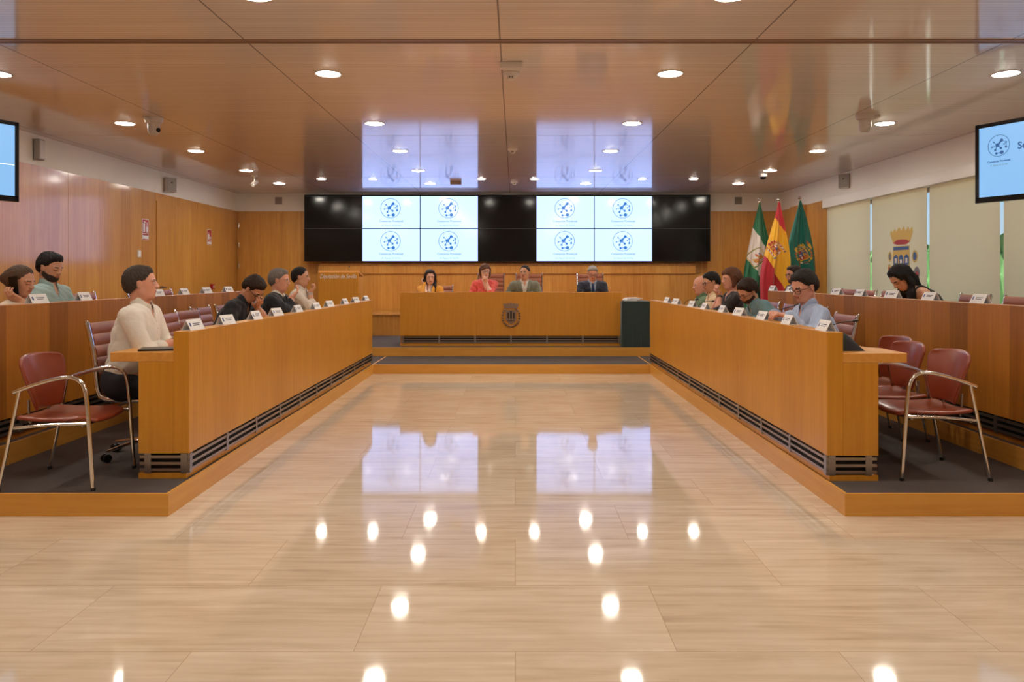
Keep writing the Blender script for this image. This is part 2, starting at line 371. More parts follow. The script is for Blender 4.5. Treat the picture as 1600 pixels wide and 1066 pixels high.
# doors: leaf set in the far wall by the left corner (hinges), leaf in the left wall
d1 = empty('door_1', (0,0,0)); d1['kind'] = 'structure'
MB().box(XL+.06, -4.87, YF-.025, YF, P2, 2.70).build('door_leaf', M_wall, d1, bevel=.003)
for z in (2.45, 2.05, 1.62, .6): MB().cyl((XL+.05, YF-.03, z-.05), (XL+.05, YF-.03, z+.05), .013, 10).build('hinge', M_chrome, d1, smooth=True)
d2 = empty('door_2', (0,0,0)); d2['kind'] = 'structure'
MB().box(XL, XL+.016, 12.30, 13.88, P2, 2.62).build('door_leaf', M_wall, d2, bevel=.003)
MB().box(XL+.016, XL+.06, 12.40, 12.43, 1.2, 1.24).tube([(XL+.055,12.41,1.22),(XL+.055,12.55,1.22)], .009, 8).build('door_handle', M_steel, d2, smooth=True)
# windows
GAPS = [13.3, 11.65, 10.04, 8.52, 7.0, 5.4]
for i, (a, b) in enumerate(zip(GAPS[:-1], GAPS[1:])):
    w = empty('window_%d' % (i+1), (XR+.12, (a+b)/2, .62)); w['kind'] = 'structure'
    hy = (a-b)/2
    fr = MB()
    for (y0, y1, z0, z1) in ((-hy, -hy+.03, 0, 1.97), (hy-.03, hy, 0, 1.97), (-hy, hy, 0, .05), (-hy, hy, 1.92, 2.13)): fr.box(-.03, .03, y0, y1, z0, z1)
    wf_ = fr.build('window_frame', M_device_g, w)
    MB().box(-.006, .006, -hy+.03, hy-.03, .05, 1.93).build('pane', M_glass, wf_)
struct('wall_right_sill', MB().box(XR-.03, XR+.1, WY0, WY1, .60, .63), M_pelmet)

# platforms (carpet on wood-faced risers)
def platform(name, x0, x1, y0, y1, z0, z1, faces):
    p = empty(name, (0,0,0)); p['kind'] = 'structure'
    t = .02
    MB().box(x0+t*('l' in faces), x1-t*('r' in faces), y0+t*('f' in faces), y1, z0, z1).build('carpet', M_carpet, p)
    if 'f' in faces: MB().box(x0, x1, y0, y0+t, z0, z1+.001).build('riser', M_ply, p)
    if 'l' in faces: MB().box(x0, x0+t, y0+t*('f' in faces), y1, z0, z1+.001).build('riser', M_ply_y, p)
    if 'r' in faces: MB().box(x1-t, x1, y0+t*('f' in faces), y1, z0, z1+.001).build('riser', M_ply_y, p)
    return p
IL, IR, YP, YD = -2.04, 1.94, 4.48, 10.97
platform('platform_left', XL, IL, YP, YF, 0, P1, 'fr')
platform('platform_right', IR, XR, YP, YF, 0, P1, 'fl')
platform('platform_dais', IL, IR, YD, YF, 0, P1, 'f')
platform('platform_dais_upper', -3.42, 3.33, 12.1, YF, P1, P2, 'f')
platform('platform_left_rear', XL, -3.44, 4.7, YF, P1, P2, 'fr')
platform('platform_right_rear', 3.35, XR, 4.7, YF, P1, P2, 'fl')
# low panelled ledge along the far wall
low = MB().box(-3.2, 2.9, 14.45, 15.65, P2, .655).box(-3.22, 2.92, 14.43, 15.66, .655, .68)
struct('trim_3', low, M_wall, bevel=.003)

# ------------------------------------------------------------------ downlights
def downlight(r):
    root = empty('downlight', (0,0,CEIL))
    MB().lathe([(r, .0), (r+.016, -.0005), (r+.018, -.005), (r+.004, -.007), (r, -.004)], n=28).build('trim_ring', M_device, root, smooth=True)
    MB().lathe([(0.001, -.016), (r*.45, -.0145), (r*.8, -.010), (r, -.0045), (r, -.003), (0.001, -.003)], n=28).build('diffuser', M_lamp, root, smooth=True)
    return root
big = downlight(.098); small = downlight(.072)
rows = [(4.63,'first'),(6.44,'second'),(8.55,'third'),(10.45,'fourth'),(12.4,'fifth'),(14.15,'sixth'),(2.7,''),(.75,'')]  # rows without a name are out of view, added to light the foreground
first = True
for (y, nm) in rows:
    for (x, side) in ((-4.38,'over the left rear desks, against the left wall side'),(-1.58,'left of the middle of the ceiling'),(1.31,'right of the middle of the ceiling'),(4.15,'over the right rear desks, window side')):
        o = big if first else copy_tree(big); first = False
        o.location = (x, y, CEIL)
        sd = {-4.38:'far left', -1.58:'centre left', 1.31:'centre right', 4.15:'far right'}[x]
        if nm: lab = 'round ceiling downlight, %s file, %s row from the viewer' % (sd, nm)
        else: lab = 'unseen ceiling downlight added to light the foreground, %s file, %s row out of view' % (sd, {2.7:'first',.75:'second'}[y])
        tag(o, lab, 'ceiling light', 'large round downlights in the ceiling')
for i, x in enumerate((-3.43,-2.52,-.6,.34,2.25,3.16)):
    o = small if i == 0 else copy_tree(small)
    o.location = (x, 13.48, CEIL)
    tag(o, 'small recessed spotlight above the presidency table, %s of six in the row' % ('leftmost','second from left','third from left','third from right','second from right','rightmost')[i], 'ceiling light', 'small downlights above the dais')

# ------------------------------------------------------------------ display wall
SY = 15.60; sx0 = (475-805)*SY/F; pw = (1110-475)/7*SY/F; sz0 = 1.702; ph = .672
def logo_mesh(R):
    """ring emblem in the x-z plane facing -y, centre 0"""
    ring = MB(); n = 40
    vs = []; 
    for j in range(n):
        t = 2*PI*j/n
        for (r, y) in ((R, 0), (R, -.002), (R*.955, -.002), (R*.955, 0)): vs.append((math.cos(t)*r, y, math.sin(t)*r))
    fs = []
    for j in range(n):
        k = (j+1) % n
        for q in range(4): fs.append((j*4+q, j*4+(q+1) % 4, k*4+(q+1) % 4, k*4+q))
    ring.add(vs, fs)
    dots = MB()
    D = [(-.12,.04,.20,5),(.26,.46,.16,6),(-.46,.36,.075,6),(-.62,-.08,.075,6),(-.32,-.38,.11,6),(.20,-.26,.12,6),(.28,-.66,.17,12),(-.22,-.70,.12,6),(.68,.24,.08,6),(.48,.06,.07,6),(.66,-.2,.11,6)]
    for (a, b, r, k) in D:
        dots.prism([(a*R+r*R*math.cos(2*PI*i/k+.3), b*R+r*R*math.sin(2*PI*i/k+.3)) for i in range(k)], (0,0,0), (1,0,0), (0,0,1), (0,-1,0), .002)
    def link(i, j, w):
        A = Vector((D[i][0], D[i][1])); B = Vector((D[j][0], D[j][1])); d = (B-A).normalized(); p = Vector((-d.y, d.x))*w
        dots.prism([tuple((A+p)*R), tuple((B+p)*R), tuple((B-p)*R), tuple((A-p)*R)], (0,0,0), (1,0,0), (0,0,1), (0,-1,0), .0015)
    link(0,1,.075); link(0,2,.02); link(0,3,.02); link(0,4,.03); link(0,5,.035); link(1,8,.02); link(8,9,.02); link(6,7,.03); link(8,10,.02)
    return ring, dots
def display(lit):
    root = empty('display_panel')
    fr = MB(); w = pw-.004; h = ph-.004; b = .006
    fr.box(-w/2, w/2, .012, .09, 0, h)
    for (x0, x1, z0, z1) in ((-w/2, -w/2+b, 0, h), (w/2-b, w/2, 0, h), (-w/2, w/2, 0, b), (-w/2, w/2, h-b, h)): fr.box(x0, x1, 0, .012, z0, z1)
    fr.build('casing', M_black, root)
    scr = MB().box(-w/2+b, w/2-b, .006, .014, b, h-b).build('screen', M_screen if lit else M_gloss, root)
    if lit:
        R = .205; ring, dots = logo_mesh(R)
        for mb in (ring, dots):
            mb.v = [(v[0]-.012, v[1]+.006, v[2]+h*.62) for v in mb.v]
        ring.build('logo_ring', M_ring, scr); dots.build('logo_molecule', M_logo, scr)
        text_mesh('caption_first_line', 'Consorcio Provincial', .058, M_txt, scr, frame((0, .005, h*.225), (1,0,0), (0,0,1), (0,-1,0)), bold=.0008)
        text_mesh('caption_second_line', 'de Aguas de Sevilla', .052, M_txt2, scr, frame((0, .005, h*.10), (1,0,0), (0,0,1), (0,-1,0)))
    return root
lit0 = display(True); off0 = display(False); fl = fo = True
coln = ['leftmost','second','third','middle','fifth','sixth','rightmost']
for c in range(7):
    for r in range(2):
        lit = c in (1,2,4,5)
        if lit: o = lit0 if fl else copy_tree(lit0); fl = False
        else: o = off0 if fo else copy_tree(off0); fo = False
        o.location = (sx0+pw*(c+.5), SY, sz0+ph*r)
        rn = 'upper' if r else 'lower'
        tag(o, ('%s row display panel showing the blue molecule logo, %s column from the left' if lit else '%s row display panel switched off and black, %s column from the left') % (rn, coln[c]), 'display panel', 'panels of the video wall')
struct('trim_4', MB().box(sx0-.02, sx0+7*pw+.02, SY+.09, YF, sz0+.05, sz0+2*ph+.03), M_dark)

# ------------------------------------------------------------------ hanging televisions
def tv(mirror):
    s = -1 if mirror else 1
    A = Vector((4.257, 7.04, 0)); d = Vector((.43, -.903, 0)).normalized()
    if mirror: A = Vector((-4.50, 6.90, 0)); d = Vector((-.43, -.903, 0)).normalized()
    W = 1.26; z0, z1 = 2.082, 2.80
    c = A + d*W/2; 
    out = Vector((-d.y, d.x, 0)); 
    if out.dot(Vector((0,0,0))-Vector((c.x,c.y-2,0))) < 0: out = -out      # faces the room
    root = empty('television', (c.x, c.y, z0))
    R = d if not mirror else -d      # viewer's right
    # viewer's right when looking at the screen
    if R.cross(Vector((0,0,1))).dot(out) < 0: R = -R
    U = Vector((0,0,1)); h = z1-z0; b = .035
    def P(a, q, e): return R*a + U*q + out*e
    cs = MB(); cs.obox(P(0, h/2, -.028), R, U, out, W/2, h/2, .026)
    for (a, q, hx, hz) in ((-W/2+b/2, h/2, b/2, h/2), (W/2-b/2, h/2, b/2, h/2), (0, .025+0.0, W/2, .025), (0, h-b/2, W/2, b/2)): cs.obox(P(a, q, .003), R, U, out, hx, hz, .005)
    cs.build('casing', M_gloss, root)
    scr = MB().obox(P(0, h/2+.008, 0), R, U, out, W/2-b, h/2-b*.9, .0035).build('screen', M_screen_b, root)
    MB().obox(P(0, h*.5, -.08), R, U, out, .12, .10, .03).tube([P(0, h*.5, -.10), P(0, CEIL-z0-.02, -.10)], .025, 12).obox(P(0, CEIL-z0-.01, -.10), R, U, out, .09, .01, .09).build('ceiling_mount', M_device_g, root)
    if not mirror:
        ring, dots = logo_mesh(.098)
        for mb, nm, m in ((ring, 'logo_ring', M_navy), (dots, 'logo_molecule', M_navy)):
            mb.v = [tuple(P(v[0]-W/2+.215, v[2]+h*.70, .004-v[1])) for v in mb.v]; mb.build(nm, m, scr)
        F1 = frame(P(-W/2+.215, h*.505, .0045), R, U, out)
        text_mesh('caption_first_line', 'Consorcio Provincial', .024, M_navy, scr, F1, bold=.0004)
        text_mesh('caption_second_line', 'de Aguas de Sevilla', .021, M_txt, scr, frame(P(-W/2+.215, h*.46, .0045), R, U, out))
        text_mesh('headline', 'Se', .085, M_navy, scr, frame(P(-W/2+.38, h*.66, .0045), R, U, out), align='LEFT', bold=.002)
    else:
        MB().obox(P(W/2-.12, h*.46, .0045), R, U, out, .08, .003, .001).build('underline', mat('underline_white', (.8,.8,.8), .5, emit=(.9,.95,1), es=1), scr)
    return root
tag(tv(False), 'flat television hung from the ceiling by the windows, blue picture with round logo', 'television')
tag(tv(True), 'flat television hung from the ceiling near the left wall, bright blue picture', 'television')

# ------------------------------------------------------------------ outdoors beyond the windows
g = MB().box(XR+.7, 60, -30, 60, -.32, -.30); o = struct('ground_outside', g, mat('pale_paving', lin((196,196,190)), .8, noise=(1.5,.1)))
hm_ = MB(); rr_ = random.Random(3)
def hedge(u, v):
    y = -6+34*u; a = v*PI; k = 1+.10*math.sin(y*5)+.08*math.sin(y*13+v*9)+rr_.uniform(-.07,.07)
    return (12.5-1.1*math.cos(a)*k, y, -.3+2.3*math.sin(a)**.6*k)
hm_.grid(hedge, 260, 18)
tag(hm_.build('hedge', mat('hedge_green', lin((70,112,58)), .8, noise=(9,.5)), None), 'green hedge outside, glimpsed through the gaps between the blinds', 'hedge')

# ================================================================== council desks
def council_desk(name, s, xi, y0, y1, zb, ztop, material, wing=False, endcap=True, label=''):
    """s = side (-1 left, +1 right): panel at |x| = |xi|, seats further out"""
    root = empty(name, (xi, y0, zb))
    def X(d): return s*d                      # d metres outwards from the panel face
    L_ = y1-y0; zt = ztop-zb
    g0, g1 = .036, .158                       # grille band
    MB().box(X(0), X(.10), .001, L_-.001, g1, zt).build('front_panel', material, root, bevel=.003)
    MB().box(X(.015), X(.32), 0, L_, 0, g0).build('base', material, root, bevel=.002)
    MB().box(X(.03), X(.26), .03, L_-.03, g0, g1).build('grille_recess', M_dark, root)
    for ya, yb in ((0, .05), (L_-.05, L_)):
        e = MB().box(X(.1001), X(.32), ya, yb, g1, zt-.1905)
        e.build('end_panel', material, root, bevel=.002)
    MB().prism([(s*.1001,0),(s*.50,0),(s*.50,.34),(s*.43,.40),(s*.43,L_),(s*.1001,L_)], (0,0,zt-.19), (1,0,0), (0,1,0), (0,0,1), .06).build('worktop', M_top, root, bevel=.004)
    # three bars wrapping the front and both ends
    for k in range(3):
        z = g0+.020+k*.041
        b = MB().box(X(-.004), X(.012), -.004, L_+.004, z-.0085, z+.0085)
        b.box(X(.012), X(.31), -.004, .010, z-.0085, z+.0085).box(X(.012), X(.31), L_-.010, L_+.004, z-.0085, z+.0085)
        b.build('grille_bar', M_grille, root)
    n = max(3, int(round(L_/.62)))
    for k in range(n+1):
        y = .02+(L_-.04)*k/n
        MB().box(X(-.006), X(.03), y-.018, y+.018, g0, g1).build('grille_bracket', M_steel, root)
    for x_ in (.02, .25):
        MB().box(X(x_-.012), X(x_+.03), -.006, .012, g0, g1).build('grille_bracket', M_steel, root)
    tag(root, label, 'desk')
    return root
DT, DR = 1.062, 1.212        # top of front and rear desk panels
YN = 4.80
council_desk('council_desk', -1, -2.065, 4.82, 11.0, P1, DT, M_desk, label='long orange wood council desk of the left front row')
council_desk('council_desk', 1, 1.95, 4.76, 11.0, P1, DT, M_desk, label='long orange wood council desk of the right front row')
council_desk('council_desk', -1, -3.50, 4.76, 10.25, P2, DR, M_desk2, label='darker long wood desk of the raised left rear row, by the wall')
council_desk('council_desk', 1, 3.40, 4.76, 10.25, P2, DR, M_desk2, label='darker long wood desk of the raised right rear row, by the windows')

# presidency table
TY = 12.33; TX0, TX1 = (625-805)*TY/F, (972-805)*TY/F; TZ = 1.142
pt = empty('presidency_table', (0, TY, P2))
MB().box(TX0, TX1, 0, .06, .165, TZ-P2).build('front_panel', M_table, pt, bevel=.003)
for x in (TX0, TX1-.05): MB().box(x, x+.05, .0601, .80, .045, TZ-P2-.14).build('end_panel', M_table, pt, bevel=.002)
MB().box(TX0, TX1, .0601, .82, TZ-P2-.14, TZ-P2-.09).build('worktop', M_top, pt, bevel=.004)
MB().box(TX0+.0, TX1, .01, .5, 0, .045).build('base', M_table, pt)
MB().box(TX0+.03, TX1-.03, .05, .4, .045, .165).build('grille_recess', M_dark, pt)
for k in range(3):
    z = .065+k*.04
    MB().box(TX0+.02, TX1, -.004, .012, z-.007, z+.007).build('grille_bar', M_grille, pt)
for k in range(7):
    x = TX0+.05+(TX1-TX0-.1)*k/6
    MB().box(x-.012, x+.012, -.006, .03, .045, .165).build('grille_bracket', M_steel, pt)
tag(pt, 'wide wooden presidency table with a grey metal crest on its front', 'table')
# the crest: crown, wreath of scrolls, shield with towers
M_crest = mat('crest_metal', lin((150,124,106)), 0.45, metal=0.55)
M_crest_d = mat('crest_metal_dark', lin((62,50,46)), 0.5, metal=0.4)
cx = (798.5-805)*TY/F; cz = CH-(494-430)*TY/F - P2
def crest(parent, cx, cz, k):
    c = MB()
    for j in range(22):                                  # wreath lumps
        t = 2*PI*j/22+.1; rx, rz = .138*k, .160*k
        if math.sin(t) > .86: continue
        x, z = cx+rx*math.cos(t), cz-.01*k+rz*math.sin(t)
        c.lathe([(.001,-.012*k),(.017*k,-.008*k),(.024*k,0),(.016*k,.010*k),(.001,.014*k)], (0,0,0), 8)
        n = 5*8
        for q in range(len(c.v)-n, len(c.v)):
            v = c.v[q]; c.v[q] = (x+v[0], -.012+v[1]*.7, z+v[2]*1.15)
    c.build('crest_wreath', M_crest, parent, smooth=True)
    s = MB()
    sh = [(-.085,.10),(.085,.10),(.085,-.06),(.055,-.105),(0,-.13),(-.055,-.105),(-.085,-.06)]
    s.prism([(a*k, b*k) for a, b in sh], (cx, .0, cz), (1,0,0), (0,0,1), (0,-1,0), .014)
    s.build('crest_shield', M_crest, parent, bevel=.002)
    tw = MB()
    for (x, z0, w, h) in ((-.045,-.045,.022,.09),(0,-.045,.028,.115),(.045,-.045,.022,.09)):
        tw.box(cx+(x-w/2)*k, cx+(x+w/2)*k, -.022, -.013, cz+z0*k, cz+(z0+h)*k)
        for q in (-1,0,1): tw.box(cx+(x+q*w*.4-.004)*k, cx+(x+q*w*.4+.004)*k, -.024, -.013, cz+(z0+h)*k, cz+(z0+h+.012)*k)
    for q in range(4): tw.box(cx+(-.05+q*.029)*k, cx+(-.036+q*.029)*k, -.02, -.013, cz-.085*k, cz-.065*k)
    tw.build('crest_towers', M_crest_d, parent)
    cr = MB()
    out = [(-.105,.125),(.105,.125),(.115,.165),(.135,.205),(.10,.195),(.085,.21),(.062,.192),(.045,.225),(.022,.195),(0,.23),(-.022,.195),(-.045,.225),(-.062,.192),(-.085,.21),(-.10,.195),(-.135,.205),(-.115,.165)]
    cr.prism([(a*k, b*k) for a, b in out], (cx, 0, cz), (1,0,0), (0,0,1), (0,-1,0), .016)
    for q in range(9): cr.box(cx+(-.092+q*.023-.004)*k, cx+(-.092+q*.023+.004)*k, -.021, -.015, cz+.135*k, cz+.18*k)
    cr.build('crest_crown', M_crest, parent, bevel=.001)
crest(pt, cx, cz, 1.0)

# lectern
LY = 13.6; lx0, lx1 = (497-805)*LY/F, (560-805)*LY/F
lec = empty('lectern', ((lx0+lx1)/2, LY, P2)); hw = (lx1-lx0)/2; lz = CH+(430-426.5)*LY/F-P2+.03
MB().box(-hw, hw, 0, .05, 0, lz-.02).build('front_panel', M_table, lec, bevel=.003)
for s_ in (-1, 1): MB().box(s_*hw, s_*(hw-.04), .0501, .42, 0, lz-.10).build('side_panel', M_wall, lec, bevel=.003)
MB().obox((0, .24, lz-.045), (1,0,0), Vector((0,.98,-.17)), Vector((0,.17,.98)), hw, .22, .015).build('reading_surface', M_top, lec, bevel=.003)
text_mesh('lettering', 'Diputación de Sevilla', .108, M_letter, lec, frame((0, -.002, lz-.095), (1,0,0), (0,0,1), (0,-1,0)), shear=.25, sx=.72)
tag(lec, 'wooden lectern lettered in white, standing left of the presidency table', 'lectern')

# table with a dark green cloth
gt = empty('side_table', ((994-805)*12.15/F, 12.45, P2)); gw = .225; gh = CH-(469.5-430)*12.15/F-P2
MB().box(-gw+.02, gw-.02, -.26, .26, gh-.045, gh-.02).build('table_top', M_desk, gt)
for a in (-1, 1):
    for b in (-1, 1): MB().box(a*(gw-.03)-.015, a*(gw-.03)+.015, b*.24-.015, b*.24+.015, 0, gh-.045).build('leg', M_black, gt)
tag(gt, 'small square table wholly covered by a dark green cloth', 'table')
cl = MB(); N_ = 96
def cloth_ring(k, z, f):
    r = []
    for j in range(N_):
        t = j/N_*4; sd = int(t); u = t-sd
        P = [(-gw,-.28),(gw,-.28),(gw,.28),(-gw,.28)][sd]; Q = [(-gw,-.28),(gw,-.28),(gw,.28),(-gw,.28)][(sd+1) % 4]
        x = P[0]+(Q[0]-P[0])*u; y = P[1]+(Q[1]-P[1])*u
        w = f*(.010*math.sin(j*1.7)+.008*math.sin(j*.9+1))
        n = math.hypot(x, y); r.append((x*(1+w/n*1.0), y*(1+w/n*1.0), z))
    return r
rings = [cloth_ring(0, gh-.016, 0), cloth_ring(0, gh-.03, .1)]+[cloth_ring(0, (gh-.03)*(1-q/8)+.005, q/8) for q in range(1, 9)]
for r in rings: cl.v += r
for i in range(len(rings)-1):
    for j in range(N_):
        j2 = (j+1) % N_; cl.f.append((i*N_+j, i*N_+j2, (i+1)*N_+j2, (i+1)*N_+j)); cl.mi.append(0)
cl.f.append(tuple(range(N_))); cl.mi.append(0)
o = cl.build('tablecloth', M_cloth, None, smooth=True); o.location = gt.location
tag(o, 'dark green tablecloth hanging to the floor beside the presidency table', 'tablecloth')
for k in range(3):
    mb = MB(); mb.obox((0,0,.008), Vector((math.cos(.1*k),math.sin(.1*k),0)), Vector((-math.sin(.1*k),math.cos(.1*k),0)), (0,0,1), .105, .148, .0075)
    o = mb.build('document_stack', M_paper, None, bevel=.001); o.location = (gt.location.x-.07+.03*k, gt.location.y-.06, P2+gh-.013+.0165*k)
    tag(o, 'stack of white papers on the green covered table, %s of the pile' % ('bottom','middle','top')[k], 'papers', 'papers on the green table')

# ------------------------------------------------------------------ leather armchair with chrome tube frame
def armchair():
    """faces +x, origin on the floor under the seat"""
    root = empty('armchair')
    for s in (-1, 1):
        y = s*.265
        leg = MB()
        # one tube: front foot, up, bend into armrest, back
        pts = [(.270, y*1.0, 0), (.254, y, .25), (.235, y, .52), (.218, y, .615), (.185, y, .66), (.13, y*1.0, .678), (.05, y, .668), (-.07, y*.98, .635), (-.20, y*.96, .588)]
        leg.tube(smooth_path(pts), .0125, 12); lo_ = leg.build('front_leg_and_arm', M_chrome, root, smooth=True)
        MB().cyl((.270, y, 0), (.270, y, .02), .0145, 10).build('foot_cap', M_black, lo_, smooth=True)
        rl_ = MB().tube([(-.165, y*.965, .60), (-.215, y, .33), (-.28, y*1.02, 0)], [.011,.011,.009], 12).build('rear_leg', M_chrome, root, smooth=True)
        MB().cyl((-.28, y*1.02, 0), (-.28, y*1.02, .02), .0145, 10).build('foot_cap', M_black, rl_, smooth=True)
        MB().tube([(-.212, y*.98, .375), (.0, y*.93, .392), (.245, y*.95, .40)], .010, 10).build('seat_rail', M_chrome, root, smooth=True)
    MB().tube([(.20, -.25, .385), (.20, .25, .385)], .009, 8).build('front_cross_rail', M_steel, root, smooth=True)
    MB().tube([(-.17, -.25, .37), (-.17, .25, .37)], .009, 8).build('rear_cross_rail', M_steel, root, smooth=True)
    def seat(u, v):
        x = -.215+.47*u; a = v*2-1
        w = .235-.02*(abs(u-.5)*2)**3 
        if u > .85: w -= (u-.85)*.25
        y = w*a; z = .418+.012*a*a-.012*math.sin(PI*u)-(.03*((u-.8)/.2)**2 if u > .8 else 0)
        return (x, y, z)
    MB().grid(seat, 14, 14).build('seat', M_seat, root, smooth=True, solid=.028, subd=1)
    def back(u, v):
        a = v*2-1; z = .455+.345*u
        w = .135+.105*math.sin(min(1, u*1.05)*PI/2)**1.0 - (.035*((u-.86)/.14)**2 if u > .86 else 0)
        y = w*a
        x = -.165-.045*u-.040*u*u + .07*a*a*(.5+.5*u)
        z += -.018*a*a*(u > .7)*(u-.7)/.3
        return (x, y, z)
    MB().grid(back, 14, 16).build('backrest', M_seat, root, smooth=True, solid=.022, subd=1)
    for s in (-1, 1):
        MB().tube([(-.19, s*.10, .375), (-.195, s*.105, .42), (-.200, s*.105, .52)], .008, 8).build('back_support', M_steel, root, smooth=True)
    return root
arm0 = armchair()
ARM = [((-2.80, 4.80, P1), .04, 'red-brown leather armchair with chrome arms at the front end of the left platform'),
       ((2.69, 5.03, P1), PI, 'red-brown leather armchair nearest the viewer behind the right desk wing'),
       ((2.72, 5.62, P1), PI, 'red-brown leather armchair, middle of three behind the right desk wing'),
       ((2.89, 6.13, P1), PI+.05, 'red-brown leather armchair, farthest of three behind the right desk wing')]
for i, (l, rz, lab) in enumerate(ARM):
    o = arm0 if i == 0 else copy_tree(arm0)
    o.location = l; o.rotation_euler.z = rz; tag(o, lab, 'armchair', 'red-brown leather armchairs' )

# ------------------------------------------------------------------ ribbed leather swivel chair
def swivel(high):
    root = empty('swivel_chair'); H = .96 if not high else 1.17
    hub = MB().lathe([(.028,.09),(.03,.10),(.03,.25),(.02,.26),(.02,.42),(.05,.425),(.05,.44)], n=16)
    hub.build('gas_column', M_chrome, root, smooth=True)
    for k in range(5):
        a = 2*PI*k/5+.3; c, s = math.cos(a), math.sin(a)
        ba_ = MB().tube([(0,0,.115), (.14*c,.14*s,.10), (.29*c,.29*s,.072)], [.022,.018,.013], 10, flat=.7).build('base_arm', M_chrome, root, smooth=True)
        w = MB()
        for q in (-1, 1):
            p = Vector((-s, c, 0))*(.018*q)
            w.cyl(Vector((.29*c,.29*s,.029))+p-Vector((-s,c,0))*.009, Vector((.29*c,.29*s,.029))+p+Vector((-s,c,0))*.009, .028, 14)
        w.build('caster', M_black, ba_, smooth=True)
    # side frames
    prof = [(.25,.435),(.10,.428),(-.12,.430),(-.20,.445),(-.232,.50),(-.245,.60),(-.262,.76)] + [(-.262-(H-.76)*.22, H)]
    for s in (-1, 1):
        MB().tube(smooth_path([(x, s*.235, z) for x, z in prof], 4), .012, 10, flat=1.5).lathe([(.001,-.016),(.012,-.012),(.015,0),(.012,.012),(.001,.016)], (prof[-1][0], s*.235, H), 10).build('side_frame', M_chrome, root, smooth=True)
        MB().tube(smooth_path([(.12, s*.25, .44), (.13, s*.275, .60), (.10, s*.28, .64), (-.02, s*.28, .648), (-.20, s*.275, .64), (-.25, s*.25, .63)], 4), .010, 10).build('arm_frame', M_chrome, root, smooth=True)
    # sling in ribs
    def pt_(t):
        L = [0]
        for i in range(1, len(prof)): L.append(L[-1]+math.dist(prof[i], prof[i-1]))
        d = t*L[-1]
        for i in range(1, len(prof)):
            if d <= L[i]+1e-9:
                u = (d-L[i-1])/(L[i]-L[i-1]); return (prof[i-1][0]+(prof[i][0]-prof[i-1][0])*u, prof[i-1][1]+(prof[i][1]-prof[i-1][1])*u)
        return prof[-1]
    def sling(t0, t1, ribs, name):
        nn = ribs*6
        def top(u, v):
            t = t0+(t1-t0)*u; x, z = pt_(t); x2, z2 = pt_(min(1, t+.01)); x1, z1 = pt_(max(0, t-.01))
            dx, dz = x2-x1, z2-z1; l = math.hypot(dx, dz) or 1; nx, nz = dz/l, -dx/l      # towards the sitter
            b = .012+.009*abs(math.sin(PI*u*ribs))**.6
            return (x+nx*b, -.222+.444*v, z+nz*b)
        def bot(u, v):
            t = t0+(t1-t0)*u; x, z = pt_(t); x2, z2 = pt_(min(1, t+.01)); x1, z1 = pt_(max(0, t-.01))
            dx, dz = x2-x1, z2-z1; l = math.hypot(dx, dz) or 1; nx, nz = dz/l, -dx/l
            b = -.006-.006*abs(math.sin(PI*u*ribs))**.6
            return (x+nx*b, -.222+.444*v, z+nz*b)
        m = MB()
        a = [top(i/nn, 0) for i in range(nn+1)]+[bot(i/nn, 0) for i in range(nn, -1, -1)]
        b = [(p[0], .222, p[2]) for p in a]; n = len(a)
        m.add(a+b, [tuple(range(n-1,-1,-1)), tuple(range(n, 2*n))]+[(i, (i+1) % n, n+(i+1) % n, n+i) for i in range(n)])
        m.build(name, M_leather, root, smooth=True)
    sling(.0, .36, 6, 'seat'); sling(.42, .995, 7 if not high else 9, 'backrest')
    return root
sw0 = swivel(False); sw1 = swivel(True)
SW = [
 ((-2.64,5.47,P1), 0.0, 'ribbed leather swivel chair carrying the man in the white shirt at the left desk end'),
 ((-2.68,6.55,P1), .12, 'empty ribbed leather swivel chair right beside the man in the white shirt'),
 ((-2.78,7.14,P1), .0, 'empty ribbed leather swivel chair behind the bent man in the dark polo shirt'),
 ((-2.92,7.78,P1), 0, 'ribbed leather swivel chair under the bent man in the dark polo shirt'),
 ((-2.92,8.42,P1), 0, 'ribbed leather swivel chair under the grey-haired man in the dark jacket'),
 ((-2.95,9.30,P1), 0, 'ribbed leather swivel chair under the farthest man of the left front row'),
 ((-4.25,5.80,P2), 0, 'ribbed leather swivel chair under the woman on the telephone'),
 ((-4.35,6.50,P2), 0, 'ribbed leather swivel chair under the bearded man in the pale green shirt'),
 ((-4.32,7.42,P2), 0, 'empty swivel chair of the left rear row, next to the bearded man'),
 ((-4.32,8.12,P2), 0, 'empty swivel chair of the left rear row, just left of the white-shirted man in view'),
 ((-4.32,9.30,P2), 0, 'empty swivel chair of the left rear row, right of the white-shirted man in view'),
 ((-4.32,9.98,P2), 0, 'empty swivel chair at the far end of the left rear row'),
 ((2.47,6.38,P1), PI-.05, 'ribbed leather swivel chair under the big man in the light blue shirt'),
 ((2.80,7.80,P1), PI, 'ribbed leather swivel chair under the bearded man in the teal shirt'),
 ((2.82,8.55,P1), PI, 'ribbed leather swivel chair under the woman of the right front row'),
 ((2.84,9.28,P1), PI, 'ribbed leather swivel chair under the dark-haired man in the cream shirt'),
 ((2.84,9.95,P1), PI, 'ribbed leather swivel chair under the bald man'),
 ((4.22,10.30,P2), PI, 'ribbed leather swivel chair under the man in glasses before the flags'),
 ((4.15,9.62,P2), PI, 'empty swivel chair of the right rear row nearest the flags'),
 ((4.15,8.98,P2), PI, 'empty swivel chair of the right rear row, second from the flags'),
 ((4.15,8.30,P2), PI, 'empty swivel chair just left of the long-haired woman in view'),
 ((4.17,7.40,P2), PI, 'swivel chair carrying the long-haired woman at the right rear desk'),
 ((4.15,6.68,P2), PI, 'empty swivel chair just right of the long-haired woman in view'),
 ((4.15,6.05,P2), PI, 'empty swivel chair at the near end of the right rear row'),
]
first = True
